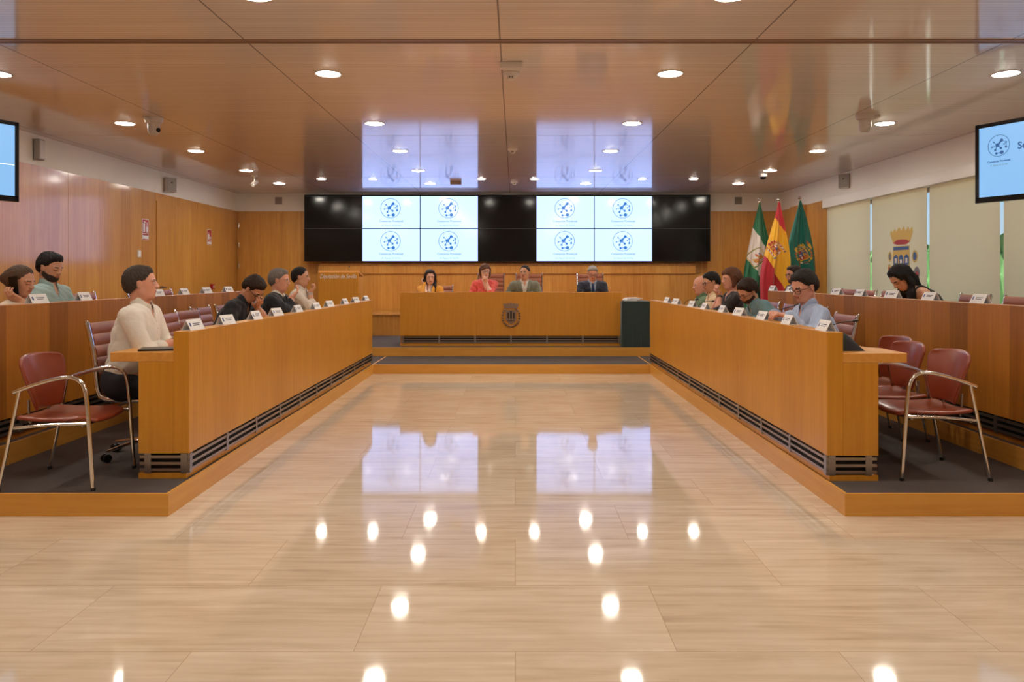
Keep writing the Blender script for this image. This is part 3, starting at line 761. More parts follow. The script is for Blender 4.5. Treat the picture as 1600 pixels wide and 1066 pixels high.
for l, rz, lab in SW:
    if rz is None: continue
    o = sw0 if first else copy_tree(sw0); first = False
    o.location = l; o.rotation_euler.z = rz; tag(o, lab, 'chair', 'ribbed leather swivel chairs at the desks')
CW = [((-1.36,13.42),'under the woman in the mustard jacket',0),((-.44,13.50),'behind the woman in the coral blouse',1),((.255,13.50),'behind the man in the grey-green jacket',1),((1.36,13.50),'behind the grey-haired man in the navy suit',1)]
f1 = True
for (x, y), w, hi in CW:
    if hi: o = sw1 if f1 else copy_tree(sw1); f1 = False
    else: o = copy_tree(sw0)
    o.location = (x, y, P2); o.rotation_euler.z = -PI/2
    tag(o, ('high-backed' if hi else 'low-backed')+' ribbed leather chair '+w, 'chair', 'chairs behind the presidency table')

# ------------------------------------------------------------------ name cards
def card():
    root = empty('name_card'); b = .034; h = .068; L = .085; t = .0016    # ridge along y, faces +x / -x
    m = MB()
    for s in (-1, 1):
        m.add([(s*b,-L,0),(s*b,L,0),(0,L,h),(0,-L,h),(s*(b-t*2),-L,0),(s*(b-t*2),L,0),(0,L,h-t*2),(0,-L,h-t*2)],
              [(0,1,2,3),(7,6,5,4),(0,3,7,4),(1,5,6,2),(0,4,5,1)])
    m.box(-b, b, -L, L, 0, .0012)
    m.build('folded_card', M_paper, root)
    ins = MB()
    n = Vector((h, 0, b)).normalized(); up = Vector((-b, 0, h)).normalized()
    for s in (1, -1):
        nn = Vector((n.x*s, 0, n.z)); uu = Vector((up.x*s, 0, up.z)); rr = Vector((0, s, 0))
        c0 = Vector((s*b*.5, 0, h*.5))+nn*.0006
        for (a, q, w, hh) in ((.012, .008, .042, .0026), (.006, -.004, .034, .0026)):
            ins.obox(c0+rr*a+uu*q, rr, uu, nn, w, hh, .0004)
    ins.build('name_print', M_ink, root)
    em = MB()
    for s in (1, -1):
        nn = Vector((n.x*s, 0, n.z)); uu = Vector((up.x*s, 0, up.z)); rr = Vector((0, s, 0))
        em.obox(Vector((s*b*.5, 0, h*.5))+nn*.0006-rr*.062+uu*.002, rr, uu, nn, .007, .013, .0004)
    em.build('printed_emblem', M_blueink, root)
    return root
card0 = card(); first = True
ordn = ['nearest the viewer','second from the viewer','third from the viewer','fourth from the viewer','fifth from the viewer','sixth from the viewer','seventh from the viewer','eighth from the viewer','ninth from the viewer','farthest, tenth from the viewer']
def cards(pxs, X, z, row):
    global first
    for i, px in enumerate(pxs):
        o = card0 if first else copy_tree(card0); first = False
        y = yx(px, X)
        o.location = (X, y, z); o.rotation_euler.z = (0 if X < 0 else PI)+random.uniform(-.12, .12)+(-.10 if X<0 else .10)
        lab = 'white tent name card on the %s desk, %s' % (row, ordn[i] if i < len(pxs)-1 or len(pxs) > 9 else 'farthest from the viewer')
        tag(o, lab, 'name card', 'tent name cards on the desks')
cards([302,353,398,431,464,493,514,538,555,571], -2.115, DT, 'left front')
cards([1290,1233,1193,1156,1130,1102,1082,1057,1043], 2.0, DT, 'right front')
cards([58,130,245,287,322,356], -3.55, DR, 'left rear')
cards([1532,1454,1395,1345,1308,1236,1208], 3.45, DR, 'right rear')

# ------------------------------------------------------------------ microphones
def gooseneck(loc, pts, lab, r=.0035):
    root = empty('microphone', loc)
    MB().box(-.045, .045, -.06, .06, 0, .022).build('base', M_black, root, bevel=.004)
    MB().tube(smooth_path([(0,0,.02)]+pts, 5), r, 8).build('gooseneck', M_black, root, smooth=True)
    a = Vector(pts[-1]); d = (a-Vector(pts[-2])).normalized()
    MB().tube([a-d*.005, a, a+d*.035, a+d*.042], [.004,.0095,.0095,.005], 10).build('capsule', M_black, root, smooth=True)
    tag(root, lab, 'microphone'); return root
WT, WR = DT-.13, DR-.13
gooseneck((2.16, 6.75, WT+.001), [(.02,.0,.10),(.06,-.10,.155),(.13,-.24,.20),(.19,-.35,.23)], 'black gooseneck microphone in front of the man in the light blue shirt')
gooseneck((2.16, 5.55, WT+.001), [(.03,.0,.05),(.10,.0,.10),(.22,.02,.14),(.32,.04,.15)], 'thin gooseneck microphone leaning past the empty chair at the right desk end')
gooseneck((2.16, 9.70, WT+.001), [(.0,.02,.12),(.05,.0,.17),(.13,-.02,.175)], 'black gooseneck microphone before the bald man')
gooseneck((2.16, 8.95, WT+.001), [(.0,.02,.12),(.06,.0,.17),(.15,-.02,.18)], 'black gooseneck microphone before the man in the cream shirt')
gooseneck((3.62, 10.05, WR+.001), [(.0,.0,.12),(-.01,-.02,.19),(.07,-.03,.25),(.11,-.03,.275)], 'black gooseneck microphone before the man by the flags')
gooseneck((-3.0, 13.78, P2+lz-.03), [(-.0,.0,.05),(-.0,-.05,.09),(.02,-.1,.105)], 'small black microphone on top of the lectern', r=.003)
for i, (x, w) in enumerate(((-1.05,'mustard jacket'),(-.25,'coral blouse'),(.02,'grey-green jacket'),(1.12,'navy suit'))):
    gooseneck((x, 12.55, TZ-.09+.001), [(0,.0,.04),(0,.05,.07),(0,.12,.085)], 'low microphone on the presidency table before the person in the '+w)

# tablet and black pouch on the wings
o = MB().box(-.13, .13, -.09, .09, 0, .012).build('tablet', M_black, None, bevel=.003); o.location = (-2.31, 4.98, WT+.001); o.rotation_euler.z = .3
tag(o, 'black tablet lying under the hands of the man in the white shirt', 'tablet')
pm = MB(); 
def pouch(u, v):
    a = u*2-1; b = v*2-1; h = max(0, (1-a*a)*(1-b*b))
    return (.085*a, .11*b, .10*h**.6*(1+.6*a))
pm.grid(pouch, 14, 12); pm.grid(lambda u, v: (.085*(u*2-1), .11*(v*2-1), 0), 14, 12)
o = pm.build('pouch', mat('black_fabric', (.014,.015,.018), .8, bump=.3, bscale=60), None, smooth=True); o.location = (2.165, 4.99, WT+.001); o.rotation_euler.z = PI
tag(o, 'black cloth pouch lying on the end of the right front desk', 'pouch')

# ------------------------------------------------------------------ roller blinds
for i, (a, b) in enumerate(zip(GAPS[:-1], GAPS[1:])):
    g = .035 if i else .0; y0 = b+.035; y1 = a-g
    root = empty('roller_blind', (XR-.045, (y0+y1)/2, .70)); hy = (y1-y0)/2
    def fab(u, v): return (.0035*math.sin(v*40+i)*.3, -hy+2*hy*v, .02+1.90*u)
    MB().grid(fab, 6, 24).build('fabric', M_blind, root, smooth=True)
    MB().tube([(0,-hy,.015),(0,hy,.015)], .011, 10).build('bottom_bar', M_device, root, smooth=True)
    MB().tube([(0,-hy,1.93),(0,hy,1.93)], .02, 12).build('roller', M_device_g, root, smooth=True)
    pos = ('plain cream roller blind next to the wood wall and flags','cream roller blind printed with a crowned coat of arms','plain cream roller blind behind the near end of the right rear desk','plain cream roller blind beside the hanging television, fourth from the flags','plain cream roller blind farthest from the flags')[i]
    tag(root, pos, 'blind', 'roller blinds on the windows')
    if i == 1:
        # printed coat of arms: built flat on the fabric; frame seen from the room: right = -y
        C = {k: mat('print_'+k, lin(c), .8) for k, c in dict(gold=(206,170,96), red=(168,60,66), blue=(66,92,140), pale=(214,206,196), grey=(120,112,118)).items()}
        YC = (1408-805); yc = F*(XR-.05)/YC - (y0+y1)/2
        sc = .0095                       # metres per print unit
        top = CH+(430-353)*((y0+y1)/2+yc)/F-.70
        def U(pts, lift): return pts
        def pr(name, col, polys, lift):
            m = MB()
            for p in polys: m.prism([(q[0]*sc*1.85, -q[1]*sc) for q in p], (-.004-lift*.0012, yc, top), (0,-1,0), (0,0,1), (-1,0,0), .001)
            return m.build(name, C[col], root)
        # units: x right, y down from crown top (0..82)
        pr('printed_crown', 'gold', [[(-18,10),(-16,5),(-14,9),(-10,3),(-8,8),(-3,1),(0,7),(4,1),(7,8),(11,2),(13,8),(17,3),(18,10),(14,24),(-13,24)]], 1)
        pr('printed_crown_lining', 'red', [[(-13,25),(-7,21),(0,20),(8,21),(14,24),(8,28),(-6,28)]], 2)
        pr('printed_shield', 'gold', [[(-13,30),(13,30),(13,80),(-13,80)]], 1)
        pr('printed_shield_band', 'blue', [[(-12,31),(12,31),(12,36),(-12,36)], [(-12,44+2),(-8,42),(-5,46),(-5,58),(-12,58)], [(-3.5,46),(0,42),(3.5,46),(3.5,58),(-3.5,58)], [(5,46),(8.5,42),(12,46),(12,58),(5,58)]], 2)
        pr('printed_shield_field', 'red', [[(-12,59),(-4,59),(-4,78),(-12,78)], [(4,59),(12,59),(12,78),(4,78)]], 2)
        pr('printed_towers', 'pale', [[(-10,48),(-7,48),(-7,55),(-10,55)], [(-1.5,50),(1.5,50),(1.5,57),(-1.5,57)], [(7,48),(10,48),(10,55),(7,55)], [(-9,62),(-6,62),(-6,70),(-9,70)], [(-2.5,60),(2.5,60),(2.5,76),(-2.5,76)], [(6,63),(9,63),(9,70),(6,70)]], 3)
        def oval(cx, cy, rx, ry): return [(cx+rx*math.cos(t*PI/8), cy+ry*math.sin(t*PI/8)) for t in range(16)]
        pr('printed_side_ovals', 'gold', [oval(-18,45,3.2,8), oval(-19,64,3,8), oval(21,46,4.2,9), oval(24,86,3,6)], 1)
        pr('printed_side_shields', 'grey', [oval(24,70,4.2,9), oval(-18,45,1.8,5.5)], 2)
        pr('printed_side_emblems', 'blue', [oval(21,46,2.6,6)], 2)
        pr('printed_side_hearts', 'red', [oval(24,72,2.4,3.5), oval(-19,64,1.4,4)], 3)

# ------------------------------------------------------------------ flags
ZP = 6.664
def flag(idx, top, left, right, color_fn, mats, label):
    """silhouettes are outlines of the hanging cloth, measured down from the finial; x, z in metres"""
    FYY = (13.66, 13.36, 13.64)[idx]; s = FYY/F/ZP
    ox = ((1130+top[0]/ZP)-805)*FYY/F; oz = CH-((290+top[1]/ZP)-430)*FYY/F
    zb_ = P2
    root = empty('flag', (ox, FYY, zb_)); H = oz-zb_
    MB().tube([(0,0,.03),(0,0,H-.02)], .015, 12).build('pole', M_wall, root, smooth=True)
    MB().lathe([(.001,-.04),(.012,-.035),(.012,-.02),(.024,-.014),(.032,.0),(.03,.014),(.018,.028),(.001,.034)], (0,0,H+.03), 16).build('finial', M_chrome, root, smooth=True)
    MB().lathe([(.15,0),(.15,.02),(.13,.035),(.03,.05),(.02,.10),(.016,.16)], (0,0,0), 24).build('stand', M_steel, root, smooth=True)
    def interp(tab, z):
        for (x0, z0), (x1, z1) in zip(tab[:-1], tab[1:]):
            if z <= z1: u = (z-z0)/(z1-z0); return x0+(x1-x0)*u
        return tab[-1][0]
    zmax = left[-1][1]; NU, NV = 380, 220
    def xs_(u, v):
        z = top[1]+u*(zmax-top[1]); a = interp(left, z); b = interp(right, z); return a+(b-a)*v, z
    def fn(u, v):
        x, z = xs_(u, v)
        w = min(1, u*2.2)
        d = .050*w*math.sin(v*9.5+idx*1.3+u*1.2)+.024*w*math.sin(v*21+u*3+idx)+.012*math.sin(v*37+idx*2)*w
        return ((x-top[0])*s, -.035-.05*w+d, H-(z-top[1])*s-.01)
    MB().grid(fn, NU, NV, mi=lambda u, v: color_fn(*xs_(u, v))).build('cloth', mats, root, smooth=True, solid=.003)
    tag(root, label, 'flag', None); return root
def above(x, z, a, b):     # is the point above the line a-b
    t = (x-a[0])/(b[0]-a[0]); return z < a[1]+(b[1]-a[1])*t
def ell(x, z, cx, cz, rx, rz, rot=0):
    c, s = math.cos(rot), math.sin(rot); dx, dz = x-cx, z-cz
    return ((dx*c+dz*s)/rx)**2+((-dx*s+dz*c)/rz)**2 < 1
M_g1 = mat('flag_green', lin((24,104,66)), .6, sheen=.3); M_w = mat('flag_white', lin((222,208,198)), .6, sheen=.3)
M_r = mat('flag_red', lin((188,20,36)), .6, sheen=.3); M_y = mat('flag_yellow', lin((240,178,30)), .6, sheen=.3)
M_t = mat('flag_teal_green', lin((0,106,92)), .6, sheen=.3); M_gd = mat('flag_gold', lin((206,160,60)), .6); M_bl = mat('flag_blue', lin((70,80,140)), .6); M_br = mat('flag_orange', lin((196,98,62)), .6)
def local(x, z, c, ang):
    """emblem coordinates: a to its right, b up"""
    dx, dz = x-c[0], -(z-c[1]); cs, sn = math.cos(ang), math.sin(ang)
    return dx*cs-dz*sn, dx*sn+dz*cs
def bx_(a, b, a0, a1, b0, b1): return a0 < a < a1 and b0 < b < b1
def el_(a, b, ca, cb, ra, rb): return ((a-ca)/ra)**2+((b-cb)/rb)**2 < 1
def castle(a, b, ca, cb, w):
    a = (a-ca)/w; b = (b-cb)/w
    return bx_(a,b,-.5,.5,-.5,.1) or bx_(a,b,-.5,-.25,.1,.45) or bx_(a,b,-.12,.12,.1,.6) or bx_(a,b,.25,.5,.1,.45)
def c1(x, z):       # 0 green 1 gold 2 white 3 red 4 yellow 5 orange 6 blue 7 teal
    if above(x, z, (300,430), (445,660)): return 0
    a, b = local(x, z, (345,745), -.62)
    if bx_(a,b,-92,-84,-52,62) or bx_(a,b,80,88,-52,62): return 1           # pillars
    if bx_(a,b,-84,-78,-52,62) or bx_(a,b,88,94,-52,62): return 2
    if (el_(a,b,0,62,92,30) and not el_(a,b,0,60,82,20) and b > 60): return 1 if int(a/9) % 2 else 0
    if bx_(a,b,-100,100,-72,-54): return 1 if (b < -68 or b > -58 or abs(a) > 94) else 0
    if el_(a,b,-2,34,9,12): return 5
    if bx_(a,b,-12,10,-30,26): return 5 if (int((a+b)/7) % 3) else 1
    if el_(a,b,-36,-18,24,22): return 1 if int((a-b)/8) % 2 else 5
    if el_(a,b,-50,4,9,9): return 1
    if el_(a,b,34,-18,24,22): return 5 if int((a+b)/8) % 2 else 1
    if el_(a,b,46,6,9,9): return 5
    if el_(a,b,26,30,10,8) or bx_(a,b,14,60,-50,-44): return 6
    if bx_(a,b,-60,10,-50,-43): return 3
    low = not above(x, z, (225,740), (470,1080))
    return 0 if low else 2
def c2(x, z):
    if above(x, z, (530,330), (650,505)): return 3
    if not above(x, z, (415,705), (640,1100)): return 3
    a, b = local(x, z, (535,662), -.55)
    if el_(a,b,0,4,13,15): return 6
    if el_(a,b,0,4,17,19): return 3
    sh = (abs(a) < 46 and -26 < b < 54) or el_(a,b,0,-24,46,36)
    if sh:
        if abs(a) > 43 or b > 51: return 1
        if a < 0 and b > 4: return 1 if castle(a,b,-22,28,26) else 3
        if a > 0 and b > 4: return (5 if el_(a,b,22,28,10,15) or el_(a,b,16,40,6,6) else 2)
        if b < -40: return 5 if el_(a,b,0,-50,12,9) else 2
        if a < 0: return 3 if int((a+60)/6) % 2 else 4
        return 1 if (abs(a-22) < 2 or abs(b+18) < 2 or abs(abs(a-22)-abs(b+18)) < 2) else 3
    if bx_(a,b,-42,42,56,68): return 1 if int((a+50)/8) % 2 else 3
    if bx_(a,b,-46,46,68,100) and el_(a,b,0,66,46,34):
        if el_(a,b,-26,78,11,14) or el_(a,b,0,82,11,16) or el_(a,b,26,78,11,14): return 3
        return 1
    if el_(a,b,0,106,6,7): return 1
    for s_ in (-1, 1):
        aa = a*s_-66
        if bx_(aa,b,-9,9,-52,42): return 3 if abs((b+a*s_*.8) % 34-17) < 6 else 2
        if bx_(aa,b,-13,13,42,52) or bx_(aa,b,-13,13,-60,-52): return 1
        if el_(aa,b,0,60,10,9): return 5
        if bx_(aa,b,-13,13,-72,-60): return 6
    return 4
def c3(x, z):
    a, b = local(x, z, (815,715), -.5)
    if abs(a) < 46 and -58 < b < 54:
        if abs(a) > 42 or b > 50 or b < -54: return 1
        if abs(a) > 36 or b > 44 or b < -48: return 4
        if b > 18: return 1 if castle(a,b,-20,30,18) or castle(a,b,20,30,18) else 3 if a < 0 else 6
        if b > -14: return 2 if castle(a,b,-18,0,18) else (1 if castle(a,b,16,-2,22) else 6)
        if a < 0: return 2 if el_(a,b,-18,-30,9,12) else 3
        return 1 if int((b+60)/6) % 2 else 3
    r = math.hypot(a/84, (b+4)/92)
    if .80 < r < 1.02:
        t = math.atan2(b, a); k = int((t+PI)/(2*PI)*16); u = (t+PI)/(2*PI)*16-k
        if abs(u-.5) < .34: return (1,3,2,6,1,4,3,5)[k % 8] if .86 < r < .97 else 1
        return 1 if .88 < r < .92 else 7
    if bx_(a,b,-44,44,62,74): return 1
    if 74 <= b < 108 and abs(a) < 56 and b < 90+14*abs(math.sin(a*.14)): return 4 if int((a+60)/10) % 2 else 1
    if el_(a,b,98,60,12,50): return 5 if b > 70 else 4
    return 7
FM = [M_g1, M_gd, M_w, M_r, M_y, M_br, M_bl, M_t]
flag(0, (375,165), [(371,165),(300,430),(235,740),(213,870),(190,1066),(180,1300),(185,1420)], [(379,165),(410,330),(460,560),(470,900),(480,1066),(500,1420)], c1, FM, 'green and white striped flag, left of the three flags')
flag(1, (577,165), [(572,165),(530,330),(465,560),(425,720),(385,880),(375,1000),(385,1420)], [(583,165),(620,380),(655,600),(672,780),(670,1066),(665,1420)], c2, FM, 'red and yellow flag with coat of arms, middle of the three flags')
flag(2, (797,150), [(791,150),(740,330),(690,490),(658,620),(672,800),(680,1066),(690,1420)], [(803,150),(850,320),(890,500),(925,700),(940,860),(945,1066),(945,1420)], c3, FM, 'dark teal flag with coloured coat of arms, right of the three flags')

# ------------------------------------------------------------------ devices on the ceiling and walls
def ptz(loc, rz, lab):
    r = empty('security_camera', loc, rz)
    MB().lathe([(.001,0),(.095,0),(.095,-.018),(.085,-.05),(.07,-.058),(.001,-.058)], n=24).build('ceiling_base', M_device, r, smooth=True)
    b = MB().tube([(-.15,0,-.014),(-.10,0,-.03),(-.05,0,-.04)], [.012,.022,.03], 12)
    b.build('cable_arm', M_device, r, smooth=True)
    MB().lathe([(.001,-.05),(.062,-.055),(.062,-.10),(.058,-.15),(.045,-.175),(.02,-.188),(.001,-.19)], n=24).build('camera_head', M_device, r, smooth=True)
    MB().tube([(.0,-.052,-.13),(.0,-.066,-.132)], .026, 16).build('lens', M_gloss, r, smooth=True)
    tag(r, lab, 'security camera')
ptz((-3.93, 8.28, CEIL), 1.3, 'white motorised camera on the ceiling between the left downlights')
ptz((3.72, 8.10, CEIL), PI-.2, 'white motorised camera on the ceiling with dark lens, right side')
def dome(loc, r_, lab, name='smoke_detector', cat='smoke detector'):
    r = empty(name, loc)
    MB().lathe([(.001,0),(r_*1.15,0),(r_*1.15,-.010),(r_,-.014),(r_*.9,-.03),(.001,-.03)], n=24).build('base', M_device, r, smooth=True)
    MB().lathe([(.001,-.03),(r_*.55,-.03),(r_*.5,-.055),(r_*.3,-.062),(.001,-.063)], n=20).build('sensor', M_device, r, smooth=True)
    g = MB()
    for k in range(3): g.box(-.012+.012*k-.003, -.012+.012*k+.003, -r_*.56, -r_*.48, -.048, -.036)
    g.build('slots', M_black, r); tag(r, lab, cat)
dome(at(799,113,6.35)[:2]+(CEIL,) if False else (-.035, 6.42, CEIL), .062, 'round smoke detector nearest the viewer on the ceiling centre line')
dome((-.035, 10.30, CEIL), .06, 'round smoke detector halfway along the ceiling centre line')
dome((-.02, 13.9, CEIL), .06, 'round smoke detector above the display wall')
o = MB().box(-.09,.09,-.035,.035,-.05,0).build('ceiling_sensor', M_device, None, bevel=.004); o.location = (-.03, 6.30, CEIL-.001); o.location.y = 6.10
tag(o, 'white oblong box on the ceiling just before the nearest smoke detector', 'sensor')
o = MB().box(-.10,.10,-.05,.05,-.06,0).build('ceiling_sensor', M_crest, None, bevel=.004); o.location = (-1.08, 13.85, CEIL-.001)
tag(o, 'small brown box on the ceiling above the lit screens', 'sensor')
def bullet(loc, rz, lab):
    r = empty('bullet_camera', loc, rz)
    MB().lathe([(.001,0),(.05,0),(.045,-.02),(.001,-.02)], n=16).tube([(0,0,-.02),(0,0,-.10)], .013, 10).build('bracket', M_device, r, smooth=True)
    MB().tube([(.06,0,-.09),(.05,0,-.10),(-.07,-.02,-.17),(-.075,-.02,-.175)], [.02,.038,.038,.03], 14).build('housing', M_device, r, smooth=True)
    tag(r, lab, 'security camera')
bullet((-4.45, 13.0, CEIL), 1.2, 'white bullet camera on the ceiling near the far left corner')
r = empty('dome_camera', (4.15, 12.75, CEIL)); MB().lathe([(.001,0),(.07,0),(.07,-.05),(.06,-.06),(.001,-.06)], n=20).build('housing', M_device, r, smooth=True)
MB().lathe([(.001,-.06),(.05,-.06),(.046,-.085),(.03,-.10),(.001,-.106)], n=20).build('dark_dome', M_gloss, r, smooth=True); tag(r, 'small dome camera on the ceiling near the far right corner', 'security camera')
def speaker(loc, s, yaw, lab, flat=False):
    r = empty('wall_speaker', loc); d = Vector((s*math.cos(yaw), -math.sin(yaw), 0)); R = Vector((-d.y, d.x, 0)); U = Vector((0,0,1))
    if flat:
        MB().obox((s*.035,0,0), (1,0,0), (0,1,0), U, .035, .06, .125).build('housing', M_device_g, r, bevel=.01)
        MB().obox((s*.074,0,0), (1,0,0), (0,1,0), U, .003, .05, .11).build('grille', M_device, r)
    else:
        MB().obox(d*.10, R, U, d, .085, .12, .06).build('housing', M_device, r, bevel=.008)
        MB().obox(d*.163, R, U, d, .075, .11, .003).build('grille', M_device_g, r)
        MB().obox(d*.168+U*.03, R, U, d, .011, .011, .002).build('badge', M_black, r)
        MB().tube([(0,0,0), d*.05], .02, 10).build('wall_bracket', M_black, r, smooth=True)
    tag(r, lab, 'loudspeaker')
speaker((XL, yx(262, XL)+.0, 2.92), 1, .75, 'white loudspeaker angled out from the left wall frieze')
speaker((XR, yx(1322, XR)+.0, 2.97), -1, .9, 'white loudspeaker above the blinds on the right wall')
speaker((XL+.0, yx(57, XL), 2.94), 1, 0, 'flat grey loudspeaker on the left wall beside the hanging television', flat=True)
for px, s in ((435,'left'),(1154,'right')):
    r = empty('wall_vent', ((px-805)*YF/F, YF+.02, CH+(430-313.5)*YF/F)); MB().box(-.075,.075,-.012,0,-.075,.075).build('frame', M_device_g, r, bevel=.002)
    sl = MB()
    for k in range(5): sl.box(-.06,.06,-.015,-.011,-.058+.025*k,-.046+.025*k)
    sl.build('slats', M_crest, r); tag(r, 'small square vent in the far wall frieze, %s of the screens' % s, 'vent')
def sign(px, py, w, h, lab, two):
    y = yx(px, XL); z = CH-(py-430)*y/F; r = empty('fire_sign', (XL, y, z))
    MB().box(0, .003, -w/2, w/2, -h*.36, h*.5).box(0, .003, -w/2, w/2, -h*.5, -h*.38).build('backing', M_paper, r)
    MB().box(.003, .0045, -w*.45, w*.45, -h*.17, h*.47).box(.003,.0045,-w*.45,w*.45,-h*.27,-h*.20).box(.003,.0045,-w*.45,w*.45,-h*.485,-h*.44).build('red_field', M_red, r)
    g = MB()
    if two:
        g.box(.0045,.006,-w*.36,-w*.08,-h*.12,h*.30).lathe([(.001,0),(w*.12,.0),(w*.12,h*.06),(.001,h*.08)], (.001,-w*.2,h*.32), 10)
        g.box(.0045,.006, w*.10, w*.34,-h*.13,h*.14).box(.0045,.006, w*.16, w*.26,h*.14,h*.36)
    else:
        g.box(.0045,.006,-w*.36,w*.0,-h*.13,h*.18).box(.0045,.006,-w*.22,-w*.12,h*.18,h*.3).box(.0045,.006, w*.1, w*.3,-h*.10,h*.04)
    for k in range(2): g.box(.0045,.006,-w*.38,w*.38,-h*(.32+.05*k)-.004,-h*(.32+.05*k)+.004) 
    g.build('pictogram', M_paper, r); tag(r, lab, 'safety sign')
sign(227, 359, .21, .33, 'red and white fire extinguisher sign above the light switch', True)
sign(327, 371, .20, .30, 'smaller red and white fire sign near the far left corner', False)
r = empty('light_switch', (XL, yx(217, XL), CH+(430-396.5)*yx(217,XL)/F)); MB().box(0,.012,-.055,.055,-.055,.055).build('plate', M_device, r, bevel=.003); MB().box(.012,.017,-.03,.03,-.04,.04).build('rocker', M_paper, r, bevel=.002)
tag(r, 'white light switch on the left wall below the fire extinguisher sign', 'light switch')
r = empty('fire_alarm_button', (XL, yx(330, XL), CH-(448-430)*yx(330,XL)/F)); MB().box(0,.05,-.05,.05,-.05,.05).build('box', M_red, r, bevel=.004); MB().box(.05,.053,-.025,.025,-.02,.02).build('press_plate', M_paper, r)
tag(r, 'red fire alarm push button low on the left wall', 'fire alarm button')

# ================================================================== people
def V(*a): return np.array(a, dtype=np.float64)
def nrm(a): return a/(np.linalg.norm(a)+1e-12)
def ell_(c, r, R=None, k=.02): return ('e', np.asarray(c, float), np.asarray(r, float), R, k)
def cap_(a, b, ra, rb=None, k=.02): return ('c', np.asarray(a, float), np.asarray(b, float), (ra, ra if rb is None else rb), k)
def box_(c, r, R, rd, k=.02): return ('b', np.asarray(c, float), np.asarray(r, float), (R, rd), k)
def prim(P, q, off=0.0):
    t, a, b, x, k = q
    if t == 'e':
        d = P-a
        if x is not None: d = d@x
        r = b+off
        k0 = np.sqrt(((d/r)**2).sum(1)); k1 = np.sqrt(((d/(r*r))**2).sum(1))+1e-9
        return k0*(k0-1)/k1
    if t == 'c':
        ab = b-a; l = ab.dot(ab)+1e-12
        h = np.clip(((P-a)@ab)/l, 0, 1)
        return np.sqrt(((P-a-h[:, None]*ab)**2).sum(1))-(x[0]+(x[1]-x[0])*h)-off
    if t == 'b':
        R, rd = x; d = np.abs((P-a)@R)-(b-rd)
        return np.sqrt((np.maximum(d, 0)**2).sum(1))+np.minimum(d.max(1), 0)-rd-off
def smin(a, b, k):
    h = np.maximum(k-np.abs(a-b), 0)/k
    return np.minimum(a, b)-h*h*k*.25
class Grp:
    """prims blended together, skipped for points far from them"""
    def __init__(s, prims, cut=()):
        s.p = prims; s.cut = cut
        lo = []; hi = []
        for q in prims:
            if q[0] == 'c': m = max(q[3]); lo += [q[1]-m, q[2]-m]; hi += [q[1]+m, q[2]+m]
            elif q[0] == 'e': m = q[2].max(); lo.append(q[1]-m); hi.append(q[1]+m)
            else: m = np.linalg.norm(q[2]); lo.append(q[1]-m); hi.append(q[1]+m)
        s.lo = np.min(lo, 0); s.hi = np.max(hi, 0)
    def __call__(s, P, off=0.0):
        dd = np.maximum(np.maximum(s.lo-off-P, P-s.hi-off), 0); far = np.sqrt((dd**2).sum(1))
        out = far+.03; m = far < .05
        if m.any():
            Q = P[m]; d = None
            for q in s.p:
                e = prim(Q, q, off); d = e if d is None else smin(d, e, q[4])
            for q in s.cut: d = np.maximum(d, -prim(Q, q))
            out[m] = d
        return out
def union(gs, k=.02, off=0.0):
    def f(P):
        d = None
        for g in gs:
            e = g(P, off) if isinstance(g, Grp) else g(P)
            d = e if d is None else smin(d, e, k)
        return d
    return f
def axis(lo, hi, h, fine):
    xs = [lo]
    while xs[-1] < hi:
        x = xs[-1]; st = h
        for a, b, hf in fine:
            if a-h < x < b: st = min(st, hf)
        xs.append(x+st)
    while len(xs) % 6 != 1: xs.append(xs[-1]+h)
    return np.array(xs)
